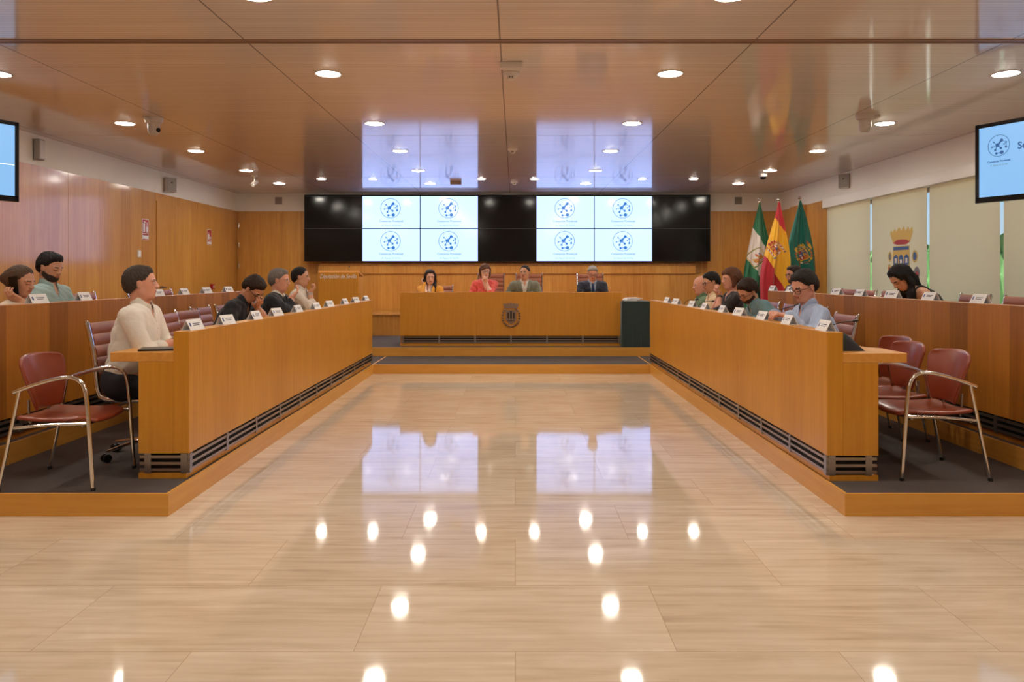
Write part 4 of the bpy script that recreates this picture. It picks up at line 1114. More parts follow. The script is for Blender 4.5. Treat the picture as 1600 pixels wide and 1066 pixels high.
def surface(f, lo, hi, h, fine=((),(),())):
    ax = [axis(lo[i], hi[i], h, fine[i]) for i in range(3)]
    n = [len(a) for a in ax]; B = 6
    nb = [(k-1)//B for k in n]
    # coarse pass
    cs = [ (a[0:-1:B]+a[B::B])/2 for a in ax]; hs = [ (a[B::B]-a[0:-1:B])/2 for a in ax]
    C = np.stack(np.meshgrid(*cs, indexing='ij'), -1).reshape(-1, 3); Hh = np.stack(np.meshgrid(*hs, indexing='ij'), -1).reshape(-1, 3)
    d = f(C); rad = np.sqrt((Hh**2).sum(1))
    keep = np.abs(d) < rad*1.35+.03
    D = np.repeat(np.repeat(np.repeat(np.where(d > 0, 1., -1.).reshape(nb), B, 0), B, 1), B, 2)
    D = np.pad(D, ((0,1),(0,1),(0,1)), mode='edge').astype(np.float32)
    need = np.zeros(n, bool)
    K = np.argwhere(keep.reshape(nb))
    for a, b, c in K: need[a*B:a*B+B+1, b*B:b*B+B+1, c*B:c*B+B+1] = True
    I = np.argwhere(need)
    P = np.stack([ax[0][I[:,0]], ax[1][I[:,1]], ax[2][I[:,2]]], 1)
    val = np.empty(len(P))
    for s in range(0, len(P), 200000): val[s:s+200000] = f(P[s:s+200000])
    D[I[:,0], I[:,1], I[:,2]] = val
    S = D < 0
    corners = [(i,j,k) for i in (0,1) for j in (0,1) for k in (0,1)]
    def sub(A, o): return A[o[0]:n[0]-1+o[0], o[1]:n[1]-1+o[1], o[2]:n[2]-1+o[2]]
    cnt = np.zeros([k-1 for k in n], np.int8)
    for o in corners: cnt += sub(S, o)
    act = (cnt > 0) & (cnt < 8)
    A = np.argwhere(act); idx = -np.ones(act.shape, np.int64); idx[act] = np.arange(len(A))
    cv = np.stack([D[A[:,0]+o[0], A[:,1]+o[1], A[:,2]+o[2]] for o in corners], 1)
    cp = np.stack([np.stack([ax[0][A[:,0]+o[0]], ax[1][A[:,1]+o[1]], ax[2][A[:,2]+o[2]]], 1) for o in corners], 1)
    acc = np.zeros((len(A), 3)); w = np.zeros(len(A))
    for i in range(8):
        for j in range(i+1, 8):
            if sum(abs(a-b) for a, b in zip(corners[i], corners[j])) != 1: continue
            m = (cv[:,i] < 0) != (cv[:,j] < 0)
            t = np.where(m, cv[:,i]/(cv[:,i]-cv[:,j]+1e-12*(~m)+0), 0)
            t = np.clip(t, 0, 1)
            p = cp[:,i]+(cp[:,j]-cp[:,i])*t[:,None]
            acc += p*m[:,None]; w += m
    verts = acc/w[:,None]
    faces = []
    for axn in range(3):
        o1 = [0,0,0]; o1[axn] = 1
        sl0 = [slice(1, n[i]-1) for i in range(3)]; sl1 = list(sl0)
        sl0[axn] = slice(0, n[axn]-1); sl1[axn] = slice(1, n[axn])
        a = S[tuple(sl0)]; b = S[tuple(sl1)]; ch = np.argwhere(a != b)
        if not len(ch): continue
        base = ch.copy(); u, v = [(1,2),(2,0),(0,1)][axn]
        for i in range(3):
            if i != axn: base[:,i] += 1
        def ix(du, dv):
            q = base.copy(); q[:,u] -= du; q[:,v] -= dv; return idx[q[:,0], q[:,1], q[:,2]]
        q = np.stack([ix(1,1), ix(0,1), ix(0,0), ix(1,0)], 1)
        fl = b[tuple(ch.T)]            # inside on the far side
        q[fl] = q[fl][:, ::-1]; faces.append(q)
    return verts, np.concatenate(faces)
def np_mesh(name, v, f, mats, mi=None, parent=None):
    me = bpy.data.meshes.new(name)
    me.vertices.add(len(v)); me.vertices.foreach_set('co', np.ascontiguousarray(v, np.float32).ravel())
    me.loops.add(len(f)*4); me.loops.foreach_set('vertex_index', np.ascontiguousarray(f, np.int32).ravel())
    me.polygons.add(len(f)); me.polygons.foreach_set('loop_start', np.arange(len(f), dtype=np.int32)*4)
    me.polygons.foreach_set('loop_total', np.full(len(f), 4, np.int32))
    for m in mats: me.materials.append(m)
    if mi is not None: me.polygons.foreach_set('material_index', np.ascontiguousarray(mi, np.int32))
    me.update(calc_edges=True); me.validate()
    me.polygons.foreach_set('use_smooth', np.ones(len(me.polygons), bool))
    o = bpy.data.objects.new(name, me); COL.objects.link(o); o.parent = parent; return o

SKIN = {'fair': lin((224,178,156)), 'tan': lin((200,148,120)), 'ruddy': lin((214,154,130)), 'olive': lin((176,120,88))}
_sk = {}
def skinset(t):
    if t in _sk: return _sk[t]
    c = SKIN[t]
    _sk[t] = [mat('skin_'+t, c, .5, noise=(30,.06), sss=.08), mat('lips_'+t, tuple(a*b for a, b in zip(c, (.75,.45,.45))), .45), mat('eye_white_'+t, (.62,.58,.54), .3)]
    return _sk[t]
M_iris = mat('iris_dark', (.02,.014,.01), .25)
_cm = {}
def cloth_mat(name, c, **k):
    key = (name,)
    if key not in _cm: _cm[key] = mat(name, lin(c), k.pop('rough', .85), noise=(14, .05), bump=.45, bscale=28, sheen=.15, **k)
    return _cm[key]
def hair_mat(name, c):
    if name in _cm: return _cm[name]
    m = mat(name, lin(c), .62, spec=.25, noise=(60, .35), bump=.35, bscale=260); _cm[name] = m; return m
M_tr = None

def rotm(y, p, r):      # yaw, pitch (down positive), roll
    return np.array(Matrix.Rotation(y, 3, 'Z')@Matrix.Rotation(p, 3, 'Y')@Matrix.Rotation(r, 3, 'X'))

def person(label, head, floor, yaw, h=.008, hf=.0045, lean=.1, side=0.0, hyaw=0.0, hpitch=.1, hroll=0.0, skin='tan', hair='short', hairc=('hair_dark',(30,22,18)),
           top='shirt', topc=('shirt_white',(220,214,206)), under=None, sleeve='long', hands=(None,None), belly=0.0, female=False, beard=None, glasses=None, seat=.47, watch=None, neckline='collar', browc=None, tie=None, size=1.0, curl=(.5,.5), eyes='open', twist=0.0, deskz=None):
    """head = world centre of the head; yaw = way the body faces; everything else follows"""
    O = V(head[0], head[1], floor)
    Yb = rotm(yaw, 0, 0)
    fw, lf = Yb[:,0], Yb[:,1]
    tu = nrm(V(0,0,1)*math.cos(lean)*math.cos(side)+fw*math.sin(lean)+lf*math.sin(side))
    R = rotm(yaw+hyaw, hpitch, hroll); hu = R[:,2]
    hc = V(*head)-O
    S_ = size
    nb = hc-hu*.110*S_-tu*.045*S_-R[:,0]*-.01
    pz = seat+.09
    tl = (nb[2]-pz)/tu[2]; tl = float(np.clip(tl, .40, .60))
    pel = nb-tu*tl
    # frames
    Rt = np.stack([nrm(fw-tu*fw.dot(tu)), nrm(np.cross(tu, nrm(fw-tu*fw.dot(tu)))), tu], 1)
    sw = .165 if female else .185
    tf, tl_ = Rt[:,0], Rt[:,1]
    Rs = Rt
    if twist: Rs = Rt@np.array(Matrix.Rotation(twist, 3, 'Z'))
    def T(x, y, z): return pel+tf*x+tl_*y+tu*z            # in the torso
    sh = [nb-tu*.065+Rs[:,1]*(s*sw)+Rs[:,0]*.0 for s in (1,-1)]
    g = 1.0 if not female else .88
    torso = [ell_(T(0,0,.0), (.125*g+belly*.3,.175,.13), Rt, .05), ell_(T(.01+belly*.3,0,.16), (.115*g+belly,.150*g+belly*.6,.15), Rt, .07),
             ell_(T(.0,0,tl-.20), (.118*g+belly*.4,.165*g+belly*.4,.17), Rs, .07),
             cap_(nb-tu*.075+Rs[:,1]*sw*.75, nb-tu*.075-Rs[:,1]*sw*.75, .062*g, None, .07), cap_(nb-tu*.05+Rs[:,1]*.07, nb-tu*.05-Rs[:,1]*.07, .045, None, .05)]
    if female:
        for s in (1,-1): torso.append(ell_(T(.085,s*.075,tl-.22), (.055,.06,.06), Rt, .04))
    neck = [cap_(nb-tu*.03, hc-hu*.075-R[:,0]*.018, .060 if not female else .050, .056 if not female else .046, .04)]
    # head
    def Hd(x, y, z): return hc+R@V(x, y, z)*S_
    hd = [ell_(Hd(-.014,0,.034), V(.098,.077,.086)*S_, R, .02), ell_(Hd(.022,0,-.028), V(.066,.064 if not female else .060,.084)*S_, R, .035),
          ell_(Hd(.046,0,-.088), V(.036,.036 if not female else .030,.026)*S_, R, .035), cap_(Hd(-.005,.052,-.055), Hd(.04,.024,-.094), .018*S_, None, .03), cap_(Hd(-.005,-.052,-.055), Hd(.04,-.024,-.094), .018*S_, None, .03)]
    sock = [ell_(Hd(.094,s*.032,.002), V(.018,.018,.012)*S_, R, .01) for s in (1,-1)]
    feat = [cap_(Hd(.080,0,.016), Hd(.1005,0,-.024), .008*S_, .0135*S_, .014), ell_(Hd(.094,.012,-.028), V(.012,.009,.008)*S_, R, .008), ell_(Hd(.094,-.012,-.028), V(.012,.009,.008)*S_, R, .008),
            cap_(Hd(.080,.014,.020), Hd(.070,.048,.020), .009*S_, None, .012), cap_(Hd(.080,-.014,.020), Hd(.070,-.048,.020), .009*S_, None, .012),
            cap_(Hd(.084,.016,-.052), Hd(.084,-.016,-.052), .0085*S_, None, .008), cap_(Hd(.081,.013,-.063), Hd(.081,-.013,-.063), .0085*S_, None, .008),
            ell_(Hd(.074,.032,.001), V(.0125,.0135,.0105)*S_, R, .003), ell_(Hd(.074,-.032,.001), V(.0125,.0135,.0105)*S_, R, .003)]
    ears = []
    for s in (1,-1): ears += [ell_(Hd(-.010,s*.079,-.006), V(.017,.007,.030)*S_, R, .008), cap_(Hd(-.004,s*.080,.016), Hd(-.020,s*.085,.010), .006*S_, None, .006)]
    ghead = Grp(hd+ears); ghead2 = Grp(feat); gsock = Grp(sock)
    def headf(P):
        d = ghead(P); near = d < .05
        if near.any():
            Q = P[near]; e = d[near]
            s_ = gsock(Q); e = np.where(s_ < .04, np.maximum(e, -s_), e)
            f_ = ghead2(Q); e = smin(e, f_, .010); d = d.copy(); d[near] = e
        return d
    # arms
    arms = []; handp = []; wr = []; el = []
    for i, s in enumerate((1,-1)):
        A = sh[i]; tgt = hands[i]; up_l, fo_l = .285*(1 if not female else .93), .25*(1 if not female else .93)
        if tgt is None: tgt = ('desk', .36, .16)
        if tgt[0] == 'desk':
            base = pel*V(1,1,0); W = base+fw*tgt[1]+lf*(s*tgt[2]); W[2] = (deskz-floor if deskz is not None else .75)+.035
            if abs(fw[1]) > .7: lim = (O[1]-12.40)-.17; cur = (-W[1]); W = W-fw*max(0, cur-lim)
            else:
                pan = {0:(-2.17,2.055), 1:(-3.61,3.505)}[int(floor > .2)][int(fw[0] < 0)]; lim = abs(O[0]-pan)-.19; cur = W[0]*np.sign(fw[0]); W = W-fw*max(0, cur-lim)
        elif tgt[0] == 'face': W = Hd(tgt[1], s*tgt[2], tgt[3])
        else: W = V(*tgt[1:4])-O
        D = W-A; L = np.linalg.norm(D); mx = (up_l+fo_l)*.985
        if L > mx: W = A+D/L*mx; D = W-A; L = mx
        L = max(L, .10); D = D/np.linalg.norm(D)
        a = (up_l**2-fo_l**2+L*L)/(2*L); hh = math.sqrt(max(up_l**2-a*a, 0))
        hint = V(0,0,-1)*1.0+lf*(s*(.55 if tgt[0] != 'face' else .30))+fw*(-.15 if tgt[0] != 'face' else .30)
        hint = nrm(hint-D*hint.dot(D)); E = A+D*a+hint*hh
        if deskz is not None and E[2] < deskz-floor+.045 and tgt[0] == 'face': E[2] = deskz-floor+.05
        wr.append(W); el.append(E)
        k = g
        arms.append([cap_(A, E, .053*k, .043*k, .04), cap_(E, E+(W-E)*.35, .043*k, .041*k, .03), cap_(E+(W-E)*.35, W, .041*k, .027*k, .03)])
        d = nrm(W-E)
        if tgt[0] == 'desk': d = nrm(d*V(1,1,.25)); n_ = V(0,0,-1); 
        elif tgt[0] == 'face': n_ = nrm(hc-W); d = nrm(d+hu*.7+R[:,0]*.15)
        else: n_ = V(0,0,-1)
        d = nrm(d-n_*d.dot(n_)*.8); n_ = nrm(n_-d*n_.dot(d)); b = np.cross(n_, d)*1.0      # b: thumb side or not
        # thumb towards the body's middle
        mid = lf*(-s) if tgt[0] != 'face' else (R[:,0]*-.3+lf*(-s))
        if b.dot(mid) < 0: b = -b
        hs = .92 if female else 1.0; c_ = curl[i]
        hp = [box_(W+d*.048*hs, V(.047,.040,.013)*hs, np.stack([d,b,n_],1), .012, .02), cap_(W, W+d*.03, .024*hs, .022*hs, .02)]
        for j, (ln, off) in enumerate(((.90,.0295),(1.0,.0100),(.94,-.0100),(.76,-.0290))):
            p = W+d*(.088-.004*abs(j-1))*hs+b*off*hs; ang = c_*.7+.08*j
            dd = d
            for q, l in enumerate((.040,.026,.020)):
                dq = d*math.cos(ang)+n_*math.sin(ang)
                p2 = p+dq*l*ln*hs; hp.append(cap_(p, p2, (.0092-.0007*q)*hs, (.0087-.0009*q)*hs, .004)); p = p2; ang += c_*1.15
        tp = W+d*.028*hs+b*.030*hs; td = nrm(d*.7+b*.75+n_*.25); t2 = tp+td*.036*hs; td2 = nrm(d*.9+b*.2+n_*(.2+.4*c_)); t3 = t2+td2*.030*hs
        hp += [cap_(W+d*.02*hs+b*.016*hs, tp, .014*hs, .0125*hs, .012), cap_(tp, t2, .0115*hs, .0105*hs, .006), cap_(t2, t3, .0105*hs, .0085*hs, .004)]
        handp.append(hp)
    legs = []; kn = []
    for s in (1,-1):
        hp_ = pel*V(1,1,0)+V(0,0,seat+.085)+lf*(s*.09); K = hp_+fw*.36+lf*(s*.05); K[2] = seat+.06; Ft = K-fw*.13; Ft[2] = .07
        legs.append([cap_(hp_, K, .082*g, .058*g, .05), cap_(K, Ft, .055*g, .038*g, .03)]); kn.append((K, Ft))
    foot = [[cap_(k[1]*V(1,1,0)+V(0,0,.045)-fw*.04, k[1]*V(1,1,0)+V(0,0,.035)+fw*.14, .035, .03, .03)] for k in kn]
    G_t = Grp(torso); G_n = Grp(neck); G_a = [Grp(a) for a in arms]; G_h = [Grp(a) for a in handp]; G_l = [Grp(a) for a in legs]; G_f = [Grp(a) for a in foot]
    bodyf = lambda P: smin(smin(union([G_t, G_n]+G_l+G_f, .03)(P), headf(P), .025), union([lambda P, i=i: smin(G_a[i](P), G_h[i](P), .012) for i in (0,1)], .001)(P), .012)
    pts = np.concatenate([[hc+.16, hc-.16, pel+.24, pel-.26], wr+V(.0,.0,.0), np.array(el)+.07, np.array(el)-.07, np.array(wr)+.21, np.array(wr)-.21, np.array([k[0] for k in kn])+.09, np.array([k[1] for k in kn])-.09, np.array([k[1]*V(1,1,0)+fw*.2 for k in kn])+.05, np.array([k[1]*V(1,1,0)+fw*.2 for k in kn])-.05, np.array(sh)+.1, np.array(sh)-.1])
    lo, hi = pts.min(0)-.02, pts.max(0)+.02; lo[2] = min(lo[2], -.01)
    hb = .135*S_
    fine = [[(hc[i]-hb, hc[i]+hb, hf)]+[(min(w[i], w[i]+0)-.10, w[i]+.10, h*.72) for w in wr] for i in range(3)]
    v, f = surface(bodyf, lo, hi, h*1.25, fine)
    fc = v[f].mean(1); q = (fc-hc)@R/S_
    mi = np.zeros(len(f), np.int32)
    inh = (np.abs(q[:,0]) < .14) & (np.abs(q[:,1]) < .09) & (np.abs(q[:,2]) < .13)
    for s in (1,-1):
        r2 = np.sqrt((q[:,1]-s*.032)**2+((q[:,2]-.001)*1.25)**2)
        e_ = inh & (q[:,0] > .068) & (r2 < .0125)
        if eyes == 'open': mi[e_] = 2; mi[e_ & (r2 < .0062)] = 3
        mi[inh & (q[:,0] > .06) & (np.abs(q[:,1]-s*.032) < .0145) & (np.abs(q[:,2]-(.009 if eyes == 'open' else -.005)) < .0026)] = 4
        mi[inh & (q[:,0] > .055) & (np.abs(q[:,1]-s*.031) < .019) & (np.abs(q[:,2]-.0215+.004*abs(0)) < .0045)] = 4
    mi[inh & (q[:,0] > .072) & (np.abs(q[:,1]) < .023) & (np.abs(q[:,2]+.057) < .0105)] = 1
    root = empty('person', tuple(O)); tag(root, label, 'person')
    sk = skinset(skin); hm = hair_mat(*hairc)
    np_mesh('body', v, f, [sk[0], sk[1], sk[2], M_iris, hair_mat(*(browc or hairc))], mi, root)
    # ---------------- hair
    def hl(P): return (P-hc)@R/S_
    st = np.random.RandomState(abs(hash(label)) % 1000 if False else len(label))
    ph_ = st.rand(4)*6
    def lump(Q, a, fr): return a*(np.sin(Q[:,1]*fr+4*np.sin(Q[:,0]*fr*.23+ph_[0])+ph_[1])*np.sin(Q[:,2]*fr*.35+Q[:,0]*fr*.5+ph_[2]))
    parts = []
    thick = {'short':.010,'thin':.005,'bald':.002,'full':.013,'swept':.016,'long':.014,'bun':.010,'bob':.016,'pony':.012,'crop':.007}[hair]
    cran = Grp([ell_(Hd(-.014,0,.034), V(.098,.077,.086)*S_, R, .02), ell_(Hd(-.035,0,-.01), V(.072,.070,.075)*S_, R, .03)])
    def hairf(P):
        Q = hl(P); d = cran(P)
        if hair == 'bald':
            cut = np.maximum(np.maximum(Q[:,2]-.005, -.060-Q[:,2]), Q[:,0]+.015); m_ = np.full(len(P), .6)
        else:
            x = Q[:,0]; up = {'short':.074,'crop':.078,'thin':.088,'full':.082,'swept':.064,'long':.074,'bun':.080,'bob':.070}[hair]
            line = np.where(x > .03, .018+(x-.03)*1.9, np.where(x > -.012, -.020+(x+.012)*.9, -.012-(-.012-x)*.95))
            line = np.minimum(line, up-.9*np.maximum(0, np.abs(Q[:,1])-.03)*0+3.2*Q[:,1]**2-(.02*np.exp(-(Q[:,1]/.02)**2) if hair == 'thin' else 0))
            line = line+.003*np.sin(Q[:,1]*170+Q[:,0]*150)
            cut = (line-Q[:,2])*.7; m_ = np.clip((Q[:,2]-line)/.05, .12, 1)
        d = d-thick*S_*m_
        d = np.maximum(d, cut)
        # keep clear of ears
        for s in (1,-1):
            e = prim(P, ell_(Hd(-.006,s*.092,-.010), V(.021,.022,.032)*S_, R, .01)); d = np.maximum(d, -e)
        return d+lump(Q, .0020 if hair in ('short','crop','thin','bald') else .0030, 230)
    ex = []
    if hair == 'full': ex = [cap_(Hd(.046,.028,.096), Hd(.052,-.028,.092), .020*S_, None, .03), ell_(Hd(-.02,0,.088), V(.080,.062,.042), R, .03)]
    if hair == 'swept': ex = [cap_(Hd(.055,.045,.085), Hd(.088,-.02,.072), .028*S_, .022*S_, .03), cap_(Hd(.03,-.05,.07), Hd(.08,-.04,.055), .02*S_, .018*S_, .03), ell_(Hd(-.02,0,.08), V(.085,.075,.045), R, .03)]
    if hair == 'short': ex = [cap_(Hd(.048,.028,.092), Hd(.050,-.028,.092), .016*S_, None, .03)]
    if hair == 'bun': ex = [ell_(Hd(-.125,0,.0), V(.045,.045,.045), R, .02), ell_(Hd(-.09,.0,.02), V(.05,.06,.05), R, .03)]
    if hair in ('bob',):
        ex = [cap_(Hd(-.01,s*.078,.02), Hd(.0,s*.074,-.075), .030, .022, .03) for s in (1,-1)]+[cap_(Hd(-.07,0,.0), Hd(-.065,0,-.09), .055, .04, .03), cap_(Hd(.05,.05,.07), Hd(.082,-.005,.072), .018, .015, .02), cap_(Hd(.08,-.01,.07), Hd(.055,-.06,.035), .014, .014, .02)]
    if hair == 'long':
        def body_pt(s, fx, z): return nb+tf*fx+tl_*(s*.085)+tu*z
        for s in (1,-1):
            dn = V(0,0,-1)
            p0 = Hd(-.005, s*.078, .03); p1 = Hd(-.010, s*.084, -.075); 
            p2 = p1*.35+(nb+tf*.085+tl_*(s*.080)-tu*.06)*.65 if lean < .45 else p1+dn*.11
            p3 = nb+tf*.135+tl_*(s*.085)-tu*.22 if lean < .45 else p1+dn*.27+fw*.0
            ex += [cap_(p0, p1, .027, .028, .03), cap_(p1, p2, .028, .034, .03), cap_(p2, p3, .036, .022, .03)]
        ex += [cap_(Hd(-.075,0,.02), Hd(-.075,0,-.10), .055, .05, .03), cap_(Hd(-.075,0,-.10), nb-tf*.05-tu*.05, .05, .04, .03)]
        if lean >= .45: ex += [cap_(Hd(-.05,0,-.09), Hd(-.05,0,-.09)+V(0,0,-.10)*1+fw*.02, .05, .045, .03)]
        ex += [cap_(Hd(.03,s*.05,.085), Hd(.035,s*.078,.02), .016, .016, .02) for s in (1,-1)]
    gex = Grp(ex) if ex else None
    def hairtot(P):
        d = hairf(P)
        if gex: 
            e = gex(P)+lump(hl(P), .004, 150); d = smin(d, e, .03)
            fcut = prim(P, ell_(Hd(.085,0,-.035), V(.062,.060,.088)*S_, R))      # leave the face free
            d = np.maximum(d, -fcut)
        return d
    if hair == 'bald':
        pass
    lo_, hi_ = hc-.16, hc+.17
    if ex:
        lo_ = np.minimum(lo_, gex.lo-.02); hi_ = np.maximum(hi_, gex.hi+.02)
    v, f = surface(hairtot, lo_, hi_, max(hf*1.15, .005))
    np_mesh('hair', v, f, [hm], None, root)
    if beard:
        bm_ = Grp([ell_(Hd(.022,0,-.028), V(.066,.064,.084)*S_, R, .035), ell_(Hd(.046,0,-.088), V(.036,.036,.026)*S_, R, .035), cap_(Hd(-.005,.052,-.055), Hd(.04,.024,-.094), .018*S_, None, .03), cap_(Hd(-.005,-.052,-.055), Hd(.04,-.024,-.094), .018*S_, None, .03), cap_(Hd(.084,.018,-.046), Hd(.084,-.018,-.046), .008*S_, None, .01)])
        def bf(P):
            Q = hl(P); d = bm_(P, .0035)
            reg = Q[:,2]-(-.050-.35*np.maximum(0, Q[:,0]-.06)+.55*np.maximum(0, .045-Q[:,0]))      # cheek line
            d = np.maximum(d, reg*.8); d = np.maximum(d, -(Q[:,0]+.012))
            d = np.maximum(d, -prim(P, ell_(Hd(.095,0,-.057), V(.03,.021,.0085)*S_, R)))
            return d+lump(Q, .0012, 300)
        v, f = surface(bf, hc-.13, hc+.13, max(hf, .005))
        np_mesh('beard', v, f, [hair_mat(*beard)], None, root)
    # ---------------- clothes
    hcl = max(h, .008)
    def fold(P, a):
        Q = (P-pel)@Rt
        w_ = 4*np.sin(Q[:,1]*9+ph_[0])+4*np.sin(Q[:,0]*11+ph_[1])
        r1_ = 1-2*np.abs(np.sin(Q[:,2]*30+Q[:,0]*22+w_))**.7; r2_ = 1-2*np.abs(np.sin(Q[:,1]*26-Q[:,0]*24+Q[:,2]*12+2.5*np.sin(Q[:,2]*11+ph_[2])))**.7
        m_ = .55+.45*np.sin(Q[:,0]*9+Q[:,2]*7+ph_[3])
        return a*1.25*(r1_*.6*m_+r2_*.4)
    frac = {'long':.97,'rolled':.45,'half':.10,'none':0,'short':-.35}[sleeve]
    def sleevep(i, o=0, fr=frac):
        A, E, W = sh[i], el[i], wr[i]; k = g
        if fr <= 0:
            if sleeve == 'none': return []
            return [cap_(A, A+(E-A)*(1+fr), .056*k, .052*k, .05)]
        p = [cap_(A, E, .055*k, .047*k, .05), cap_(E, E+(W-E)*fr, .047*k, .040*k, .04)]
        return p
    def garment(off, fa, cutf, sl=True, low=-.14, extra=()):
        gs = [Grp(torso)]+([Grp(sleevep(i)) for i in (0,1) if sleevep(i)] if sl else [])+([Grp(list(extra))] if extra else [])
        u = union(gs, .022, off)
        def ff(P):
            d = u(P)+fold(P, fa); Q = (P-nb)@Rs
            d = np.maximum(d, cutf(Q)); Qp = (P-pel)@Rt; return np.maximum(d, low-Qp[:,2])
        return ff, gs
    def bounds(gs, m=.04): return np.min([x.lo for x in gs], 0)-m, np.max([x.hi for x in gs], 0)+m
    def necks(Q, r=.062, z=.0):      # opening around the neck, deeper in front
        return np.minimum((r-np.sqrt((Q[:,0]-.006)**2+Q[:,1]**2)), Q[:,2]-z+.03+.6*np.maximum(0, Q[:,0]))
    cm = cloth_mat(*topc)
    def collar(m, name='collar', r=.064, hgt=.044):
        # folded collar band with two wings
        mb = MB(); n = 28; ring = []
        for j in range(n+1):
            t = .30+(2*PI-.60)*j/n; c, s_ = math.cos(t), math.sin(t)
            front = max(0, c)
            for (rr, z) in ((r*1.0, -.012-.045*front), (r*.92, hgt-.040*front), (r*1.02, hgt+.004-.040*front), (r*1.22+.012*front, -.004-.052*front-.018*front**3)):
                p = nb+Rs@V(rr*c*1.02+.002, rr*s_*1.02, z+.008); ring.append(p)
        mb.v = [tuple(p) for p in ring]
        for j in range(n):
            for q in range(3): mb.f.append((j*4+q, j*4+q+1, (j+1)*4+q+1, (j+1)*4+q)); mb.mi.append(0)
        return mb.build(name, m, root, smooth=True, solid=.003)
    def placket(m):
        mb = MB(); 
        return None
    off = .010
    if top in ('shirt','blouse','polo'):
        if neckline == 'wide': cutf = lambda Q: np.maximum(necks(Q, .095, -.0), -9)
        elif neckline == 'v': cutf = lambda Q: np.maximum(necks(Q, .064), np.where(Q[:,0] > 0, np.minimum(.02, (.045-np.abs(Q[:,1])+ .30*np.minimum(0, Q[:,2]+.02)))*1.0, -1))
        else: cutf = lambda Q: np.maximum(necks(Q, .060, .012), np.where(Q[:,0] > .0, (.028-np.abs(Q[:,1])+.35*np.minimum(0, Q[:,2]+.03)), -1))
        if neckline in ('strap',):
            cutf = lambda Q: np.maximum(Q[:,2]+.085-.09*(np.abs(np.abs(Q[:,1])-.085) < .018), -9)
        ff, gs = garment(off, .0062, cutf, sl=sleeve != 'none'); lo_, hi_ = bounds(gs)
        v, f = surface(ff, lo_, hi_, hcl); np_mesh('shirt' if top != 'blouse' else 'blouse', v, f, [cm], None, root)
        if neckline == 'collar': collar(cm)
    if top == 'jacket':
        um = cloth_mat(*under)
        ff, gs = garment(.006, .002, lambda Q: np.maximum(necks(Q, .060, .012), np.where(Q[:,0] > .0, (.016-np.abs(Q[:,1])+.3*np.minimum(0, Q[:,2]+.03))*(0 if tie else 1)-(1 if tie else 0), -1)), sl=False)
        lo_, hi_ = bounds(gs); v, f = surface(ff, lo_, hi_, hcl); np_mesh('shirt', v, f, [um], None, root); collar(um, hgt=.034)
        def cj(Q):
            wdg = np.where(Q[:,0] > .0, (.062-np.abs(Q[:,1]))+.20*np.minimum(0, Q[:,2]+.02), -1)
            return np.maximum(wdg, necks(Q, .078, .02))
        ff, gs = garment(.021, .0045, cj); lo_, hi_ = bounds(gs)
        v, f = surface(ff, lo_, hi_, hcl); np_mesh('jacket', v, f, [cm], None, root)
        # lapels
        for s in (1,-1):
            mb = MB()
            def lp(u, w):
                z = .012-.26*u; y = s*(.060-.050*u*.98+ (.048*math.sin(min(1, u*1.5)*PI)**.7 if u < .66 else 0)*w + .004*w)
                x = .075+.075*min(1, u*2.4)-.045*max(0, (abs(y)-.03)/.1)*1
                return nb+Rs@V(x+.018+belly*.5*min(1,u*1.5), y, z)
            mb.grid(lambda u, w: tuple(lp(u, w)), 12, 4); mb.build('lapel', cm, root, smooth=True, solid=.004)
        if tie:
            tm = mat(tie[0], lin(tie[1]), .5, noise=(90,.3))
            mb = MB(); pts = [nb+Rs@V(x, 0, z) for x, z in ((.075,-.012),(.095,-.045),(.125,-.10),(.142,-.17),(.148,-.30))]
            wd = [.018,.014,.022,.028,.034]; vs = []
            for p, w in zip(pts, wd): vs += [p-tl_*w, p+tf*.012, p+tl_*w]
            for i in range(len(pts)-1):
                a = i*3; mb.f += [(a,a+1,a+4,a+3),(a+1,a+2,a+5,a+4)]; mb.mi += [0,0]
            mb.v = [tuple(p) for p in vs]; mb.build('necktie', tm, root, smooth=True, solid=.004)
    if top in ('shirt','polo') and sleeve in ('long','rolled'):
        for i in (0,1):
            p = el[i]+(wr[i]-el[i])*frac; d = nrm(wr[i]-el[i]); k = g
            ra = (.041-.014*max(0, frac-.35)/.65)*k+.015
            MB().tube([p-d*.030, p-d*.025, p+d*.004, p+d*.008], [ra, ra+.004, ra+.004, ra-.003], 18).build('cuff', cm, root, smooth=True)
    if top in ('shirt',) and neckline == 'collar':
        for j in range(5):
            c = None
            t = .06+.075*j; y0 = 0
            # button on the front of the shirt
            z = -t; 
            for x in np.arange(.22+belly, .03, -.004):
                if G_t((nb+Rs@V(x,0,z))[None], .010)[0] < 0.0015: break
            c = nb+Rs@V(x+.002,0,z); dd = Rs[:,0]
            MB().cyl(c, c+dd*.003, .0055, 10).build('button', M_device, root)
    # trousers and shoes
    global M_tr, M_shoe
    if M_tr is None: M_tr = mat('trouser_cloth', lin((34,34,42)), .85, noise=(14,.05)); M_shoe = mat('shoe_leather', (.02,.014,.01), .35)
    gs = [Grp(legs[0]), Grp(legs[1]), Grp([ell_(T(0,0,-.005), (.130+belly*.3,.180,.135), Rt, .05)])]
    u = union(gs, .05, .012); lo_, hi_ = bounds(gs)
    def trf(P): return np.maximum(u(P)+fold(P, .004), (P-pel)@Rt[:,2]-.075)
    v, f = surface(trf, lo_, hi_, .016); np_mesh('trousers', v, f, [M_tr], None, root)
    for i in (0,1):
        gsh = Grp(foot[i]); v, f = surface(lambda P: np.maximum(gsh(P, .009), .002-P[:,2]), gsh.lo-.02, gsh.hi+.02, .011); np_mesh('shoe', v, f, [M_shoe], None, root)
